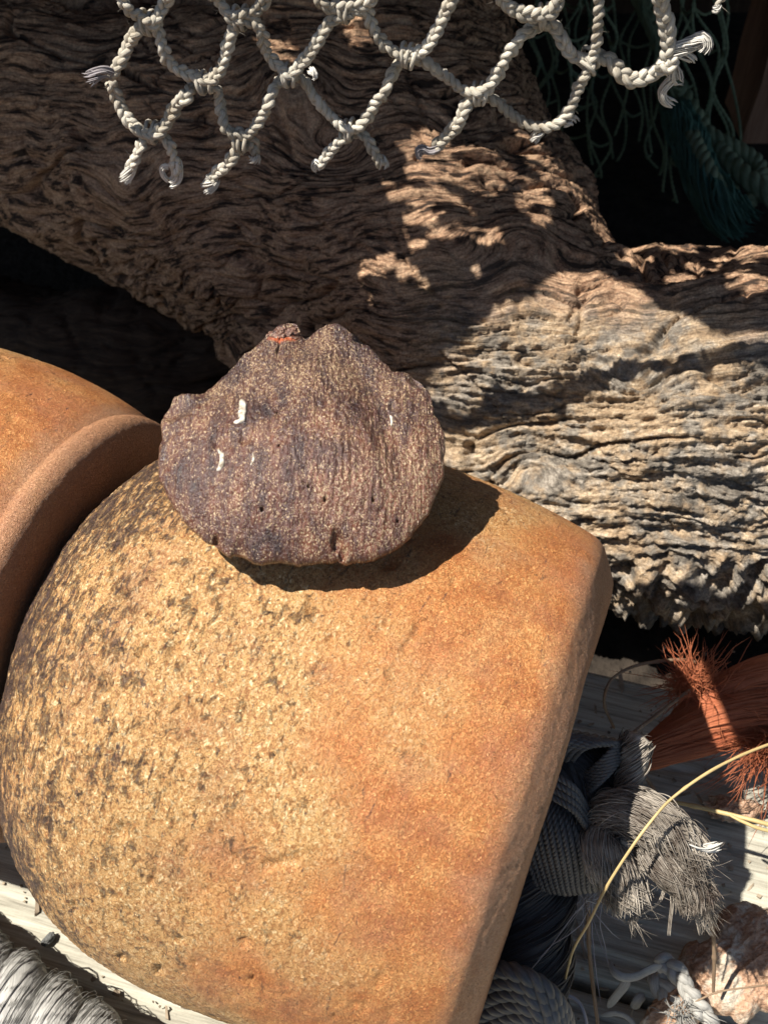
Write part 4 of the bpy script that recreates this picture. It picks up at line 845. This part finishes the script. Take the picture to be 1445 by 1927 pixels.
# ------------------------------------------------------------------ bark slab, cord tangle, crumbs
kb = NT('flaky_bark'); v = kb.coord(); n1 = kb.noise(v, 1.1, 5, .65, .4); n2 = kb.noise(kb.coord((1.2, 3.5, 2), rot=(0, 0, .9)), 2.2, 5, .65); n3 = kb.noise(v, 13, 3, .6)
c = kb.ramp(kb.math('ADD', kb.math('MULTIPLY', n2, .6), kb.math('MULTIPLY', n3, .4)), [(.32, (.12, .07, .045)), (.5, (.40, .24, .15)), (.68, (.60, .43, .30))])
c = kb.mix(kb.ramp(n1, [(.5, 0.), (.6, .9)]), c, kb.ramp(n3, [(.3, (.38, .32, .24)), (.7, (.68, .60, .48))]))
M_bark = kb.done(c, .85, kb.bump(n3, .04, .8, kb.bump(n2, .09, .9)), .25)
def slab_piece(name, outline, z, th, mat, label, cat, seed, amp=.25, warp=.2, parent=None, loc=None):
    """irregular flake of bark lying on the deck; outline in px on the plane z"""
    o3 = np.array([G(x_, y_, z)[:2] for x_, y_ in outline]); oc = np.vstack([o3, o3[:1]]); d = np.r_[0, np.cumsum(np.linalg.norm(np.diff(oc, axis=0), axis=1))]
    m = 260; s = np.linspace(0, d[-1], m, endpoint=False); o2 = np.stack([np.interp(s, d, oc[:, 0]), np.interp(s, d, oc[:, 1])], 1); cen = o2.mean(0); rings = 70
    o2 = o2+(.10*fbm(np.stack([o2[:, 0]*2, o2[:, 1]*2, s*0+seed], 1), 3))[:, None]*(o2-cen)/np.linalg.norm(o2-cen, axis=1)[:, None]*1.3
    w_ = np.linspace(.01, 1, rings); P2 = cen+(o2-cen)[None]*w_[:, None, None]; x, y = P2[..., 0].ravel(), P2[..., 1].ravel(); rho = np.repeat(w_, m)
    q3 = np.stack([x, y, x*0+seed], 1); gr = np.stack([x*.8+y*.6, (y*.8-x*.6)*2.2, x*0+seed], 1)
    H = th*np.sqrt(np.maximum(1-rho**5, 0))+warp*noise(q3*.35)+amp*.5*fbm(gr*.9, 4, .6)*(1-rho**8)+.06*ridge(gr*2.2, 2)*(1-rho**8)
    top = np.stack([x, y, z+H], 1); bot = np.stack([x, y, z+warp*noise(q3*.35)-.02-.15*(1-rho)], 1); n = len(top)
    i = np.arange(rings-1)[:, None]*m; j = np.arange(m)[None]; j2 = (j+1) % m; Q = np.stack([i+j, i+m+j, i+m+j2, i+j2], -1).reshape(-1, 4); e = (rings-1)*m; j = np.arange(m); j2 = (j+1) % m
    cap = np.array([[0, kk, kk+1, kk+2] for kk in range(1, m-2, 2)])
    return obj(name, mesh_np(name, np.vstack([top, bot]), np.vstack([Q, np.stack([e+j, e+n+j, e+n+j2, e+j2], -1), Q[:, ::-1]+n, cap, cap[:, ::-1]+n])), mat, parent, label, cat)
slab_piece('bark_slab', [(1352, 1732), (1392, 1694), (1430, 1712), (1500, 1722), (1520, 1832), (1470, 1912), (1420, 1912), (1392, 1932), (1372, 1912), (1348, 1912), (1320, 1882), (1290, 1862), (1270, 1822), (1300, 1792), (1330, 1772)], .75, .5, M_bark, 'rough pinkish brown bark slab half in sun at the right edge of the deck', 'bark', 3.)
slab_piece('bark_flake', [(1290, 1780), (1310, 1770), (1322, 1800), (1300, 1850), (1340, 1900), (1300, 1960), (1230, 1990), (1200, 1930), (1230, 1880), (1262, 1850), (1272, 1810)], .6, .4, M_bark, 'shaded ridged bark flake under the tangle of grey cord at the bottom', 'bark', 8.)
M_crumb = mat_wood('pale_crumb', (.2, .16, .12), (.42, .36, .28), (.6, .54, .44))
cr = lump('wood_crumb', G(1375, 1522, .35), .42, .45, 1.6, 2., M_bark, None, squash=(1.5, .7, .6), n=40, label='small pale wood crumb on the deck beside the flat stalk', cat='wood crumb')
kp = NT('dark_pebble'); M_peb = kp.done(kp.ramp(kp.noise(kp.coord(), 9, 4), [(.3, (.06, .062, .06)), (.7, (.15, .15, .14))]), .7, kp.bump(kp.noise(kp.coord(), 12, 3), .02))
pb = lump('pebble', G(92, 1768, .12), .13, .25, 1.3, 6., M_peb, None, squash=(1.35, .75, .7), n=30, label='tiny dark grey pebble on the sunlit board at lower left', cat='pebble')
pb.rotation_euler = (0, 0, .9)
# grey cord tangle at the bottom right
M_gcord = mat_fibre('grey_shade_cord', (.22, .21, .19), (.52, .50, .45), .7, .3, 2, 8, .02)
tang = empty('cord_tangle', 'frayed grey plaited cord lying in the shade at the bottom right with curled ribbon ends', 'cord')
mb = MB(); braid(mb, [P(1232, 1812, 22.5), P(1262, 1818, 22.4), P(1284, 1850, 22.2), P(1304, 1884, 22.0), P(1326, 1910, 21.9), P(1350, 1950, 21.8)], .2, .85, 9, seed=3); obj('cord', mb.mesh('cord'), M_gcord, tang)
mb = MB(); braid(mb, [P(1230, 1830, 22.9), P(1250, 1870, 22.6), P(1270, 1900, 22.5), P(1290, 1960, 22.3)], .24, 1., 9, seed=4); obj('cord', mb.mesh('cord'), M_gcord, tang)
def ribbon(pts, w_, th, seed, mat=None, parent=tang, name='ribbon_end'):
    q = np.array([P(*p) for p in pts]); mb = MB(); p_, t_ = resample(smooth_path(q, step=.1), .06)
    sweep(mb, p_, w_*np.interp(np.linspace(0, 1, len(p_)), [0, .15, .8, 1], [.4, 1, .9, .4]), 12, flat=th, vscale=3); obj(name, mb.mesh(name), mat or M_gcord, parent)
ribbon([(1246, 1818, 22.1), (1222, 1826, 21.9), (1198, 1838, 21.7), (1172, 1840, 21.6), (1154, 1828, 21.7), (1146, 1808, 21.9)], .10, .45, 1)
ribbon([(1182, 1840, 22.3), (1172, 1860, 22.4), (1156, 1880, 22.6), (1144, 1898, 22.8)], .11, .4, 2)
ribbon([(1130, 1912, 22.9), (1160, 1908, 22.7), (1186, 1920, 22.6), (1200, 1950, 22.6)], .07, .5, 3)
ribbon([(1212, 1870, 22.9), (1200, 1884, 22.9), (1192, 1900, 23.1)], .12, .5, 4)
tuft((1275, 1896, 21.7), [(.5, -1, .3), (.8, -.5, .3), (.2, -1, .2)], 40, 19, .45, .012, .4, mat=M_gcord, parent=tang, name='frayed_end')

# ------------------------------------------------------------------ grit and splinters scattered on the boards
rg = np.random.RandomState(77); mb = MB()
tet = np.array([[1, 1, 1], [1, -1, -1], [-1, 1, -1], [-1, -1, 1.]])
cub = np.array([[-1, -1, -1], [1, -1, -1], [1, 1, -1], [-1, 1, -1], [-1, -1, 1], [1, -1, 1], [1, 1, 1], [-1, 1, 1.]])
cq = np.array([[0, 3, 2, 1], [4, 5, 6, 7], [0, 1, 5, 4], [1, 2, 6, 5], [2, 3, 7, 6], [3, 0, 4, 7]])
for i in range(900):
    p = np.array([rg.uniform(-11, 11), rg.uniform(3, 16), 0.])
    sz = .018*(1+2.2*rg.rand()**4); st_ = 1+(rg.rand() < .25)*rg.uniform(2, 6); an = rg.rand()*6.28
    V = cub*(1+.35*rg.normal(size=(8, 3)))*sz*np.array([st_, 1, .6]); ca, sa = math.cos(an), math.sin(an)
    V = np.stack([V[:, 0]*ca-V[:, 1]*sa, V[:, 0]*sa+V[:, 1]*ca, V[:, 2]], 1)+p+[0, 0, sz*.4]
    mb.add(V, cq)
kg = NT('grit'); M_grit = kg.done(kg.ramp(kg.noise(kg.coord(), 1.7, 2), [(.35, (.09, .065, .045)), (.6, (.34, .27, .19))]), .9)
obj('grit', mb.mesh('grit', smooth=False), M_grit, None, kind='stuff', label='specks of grit and splinters scattered over the deck boards')
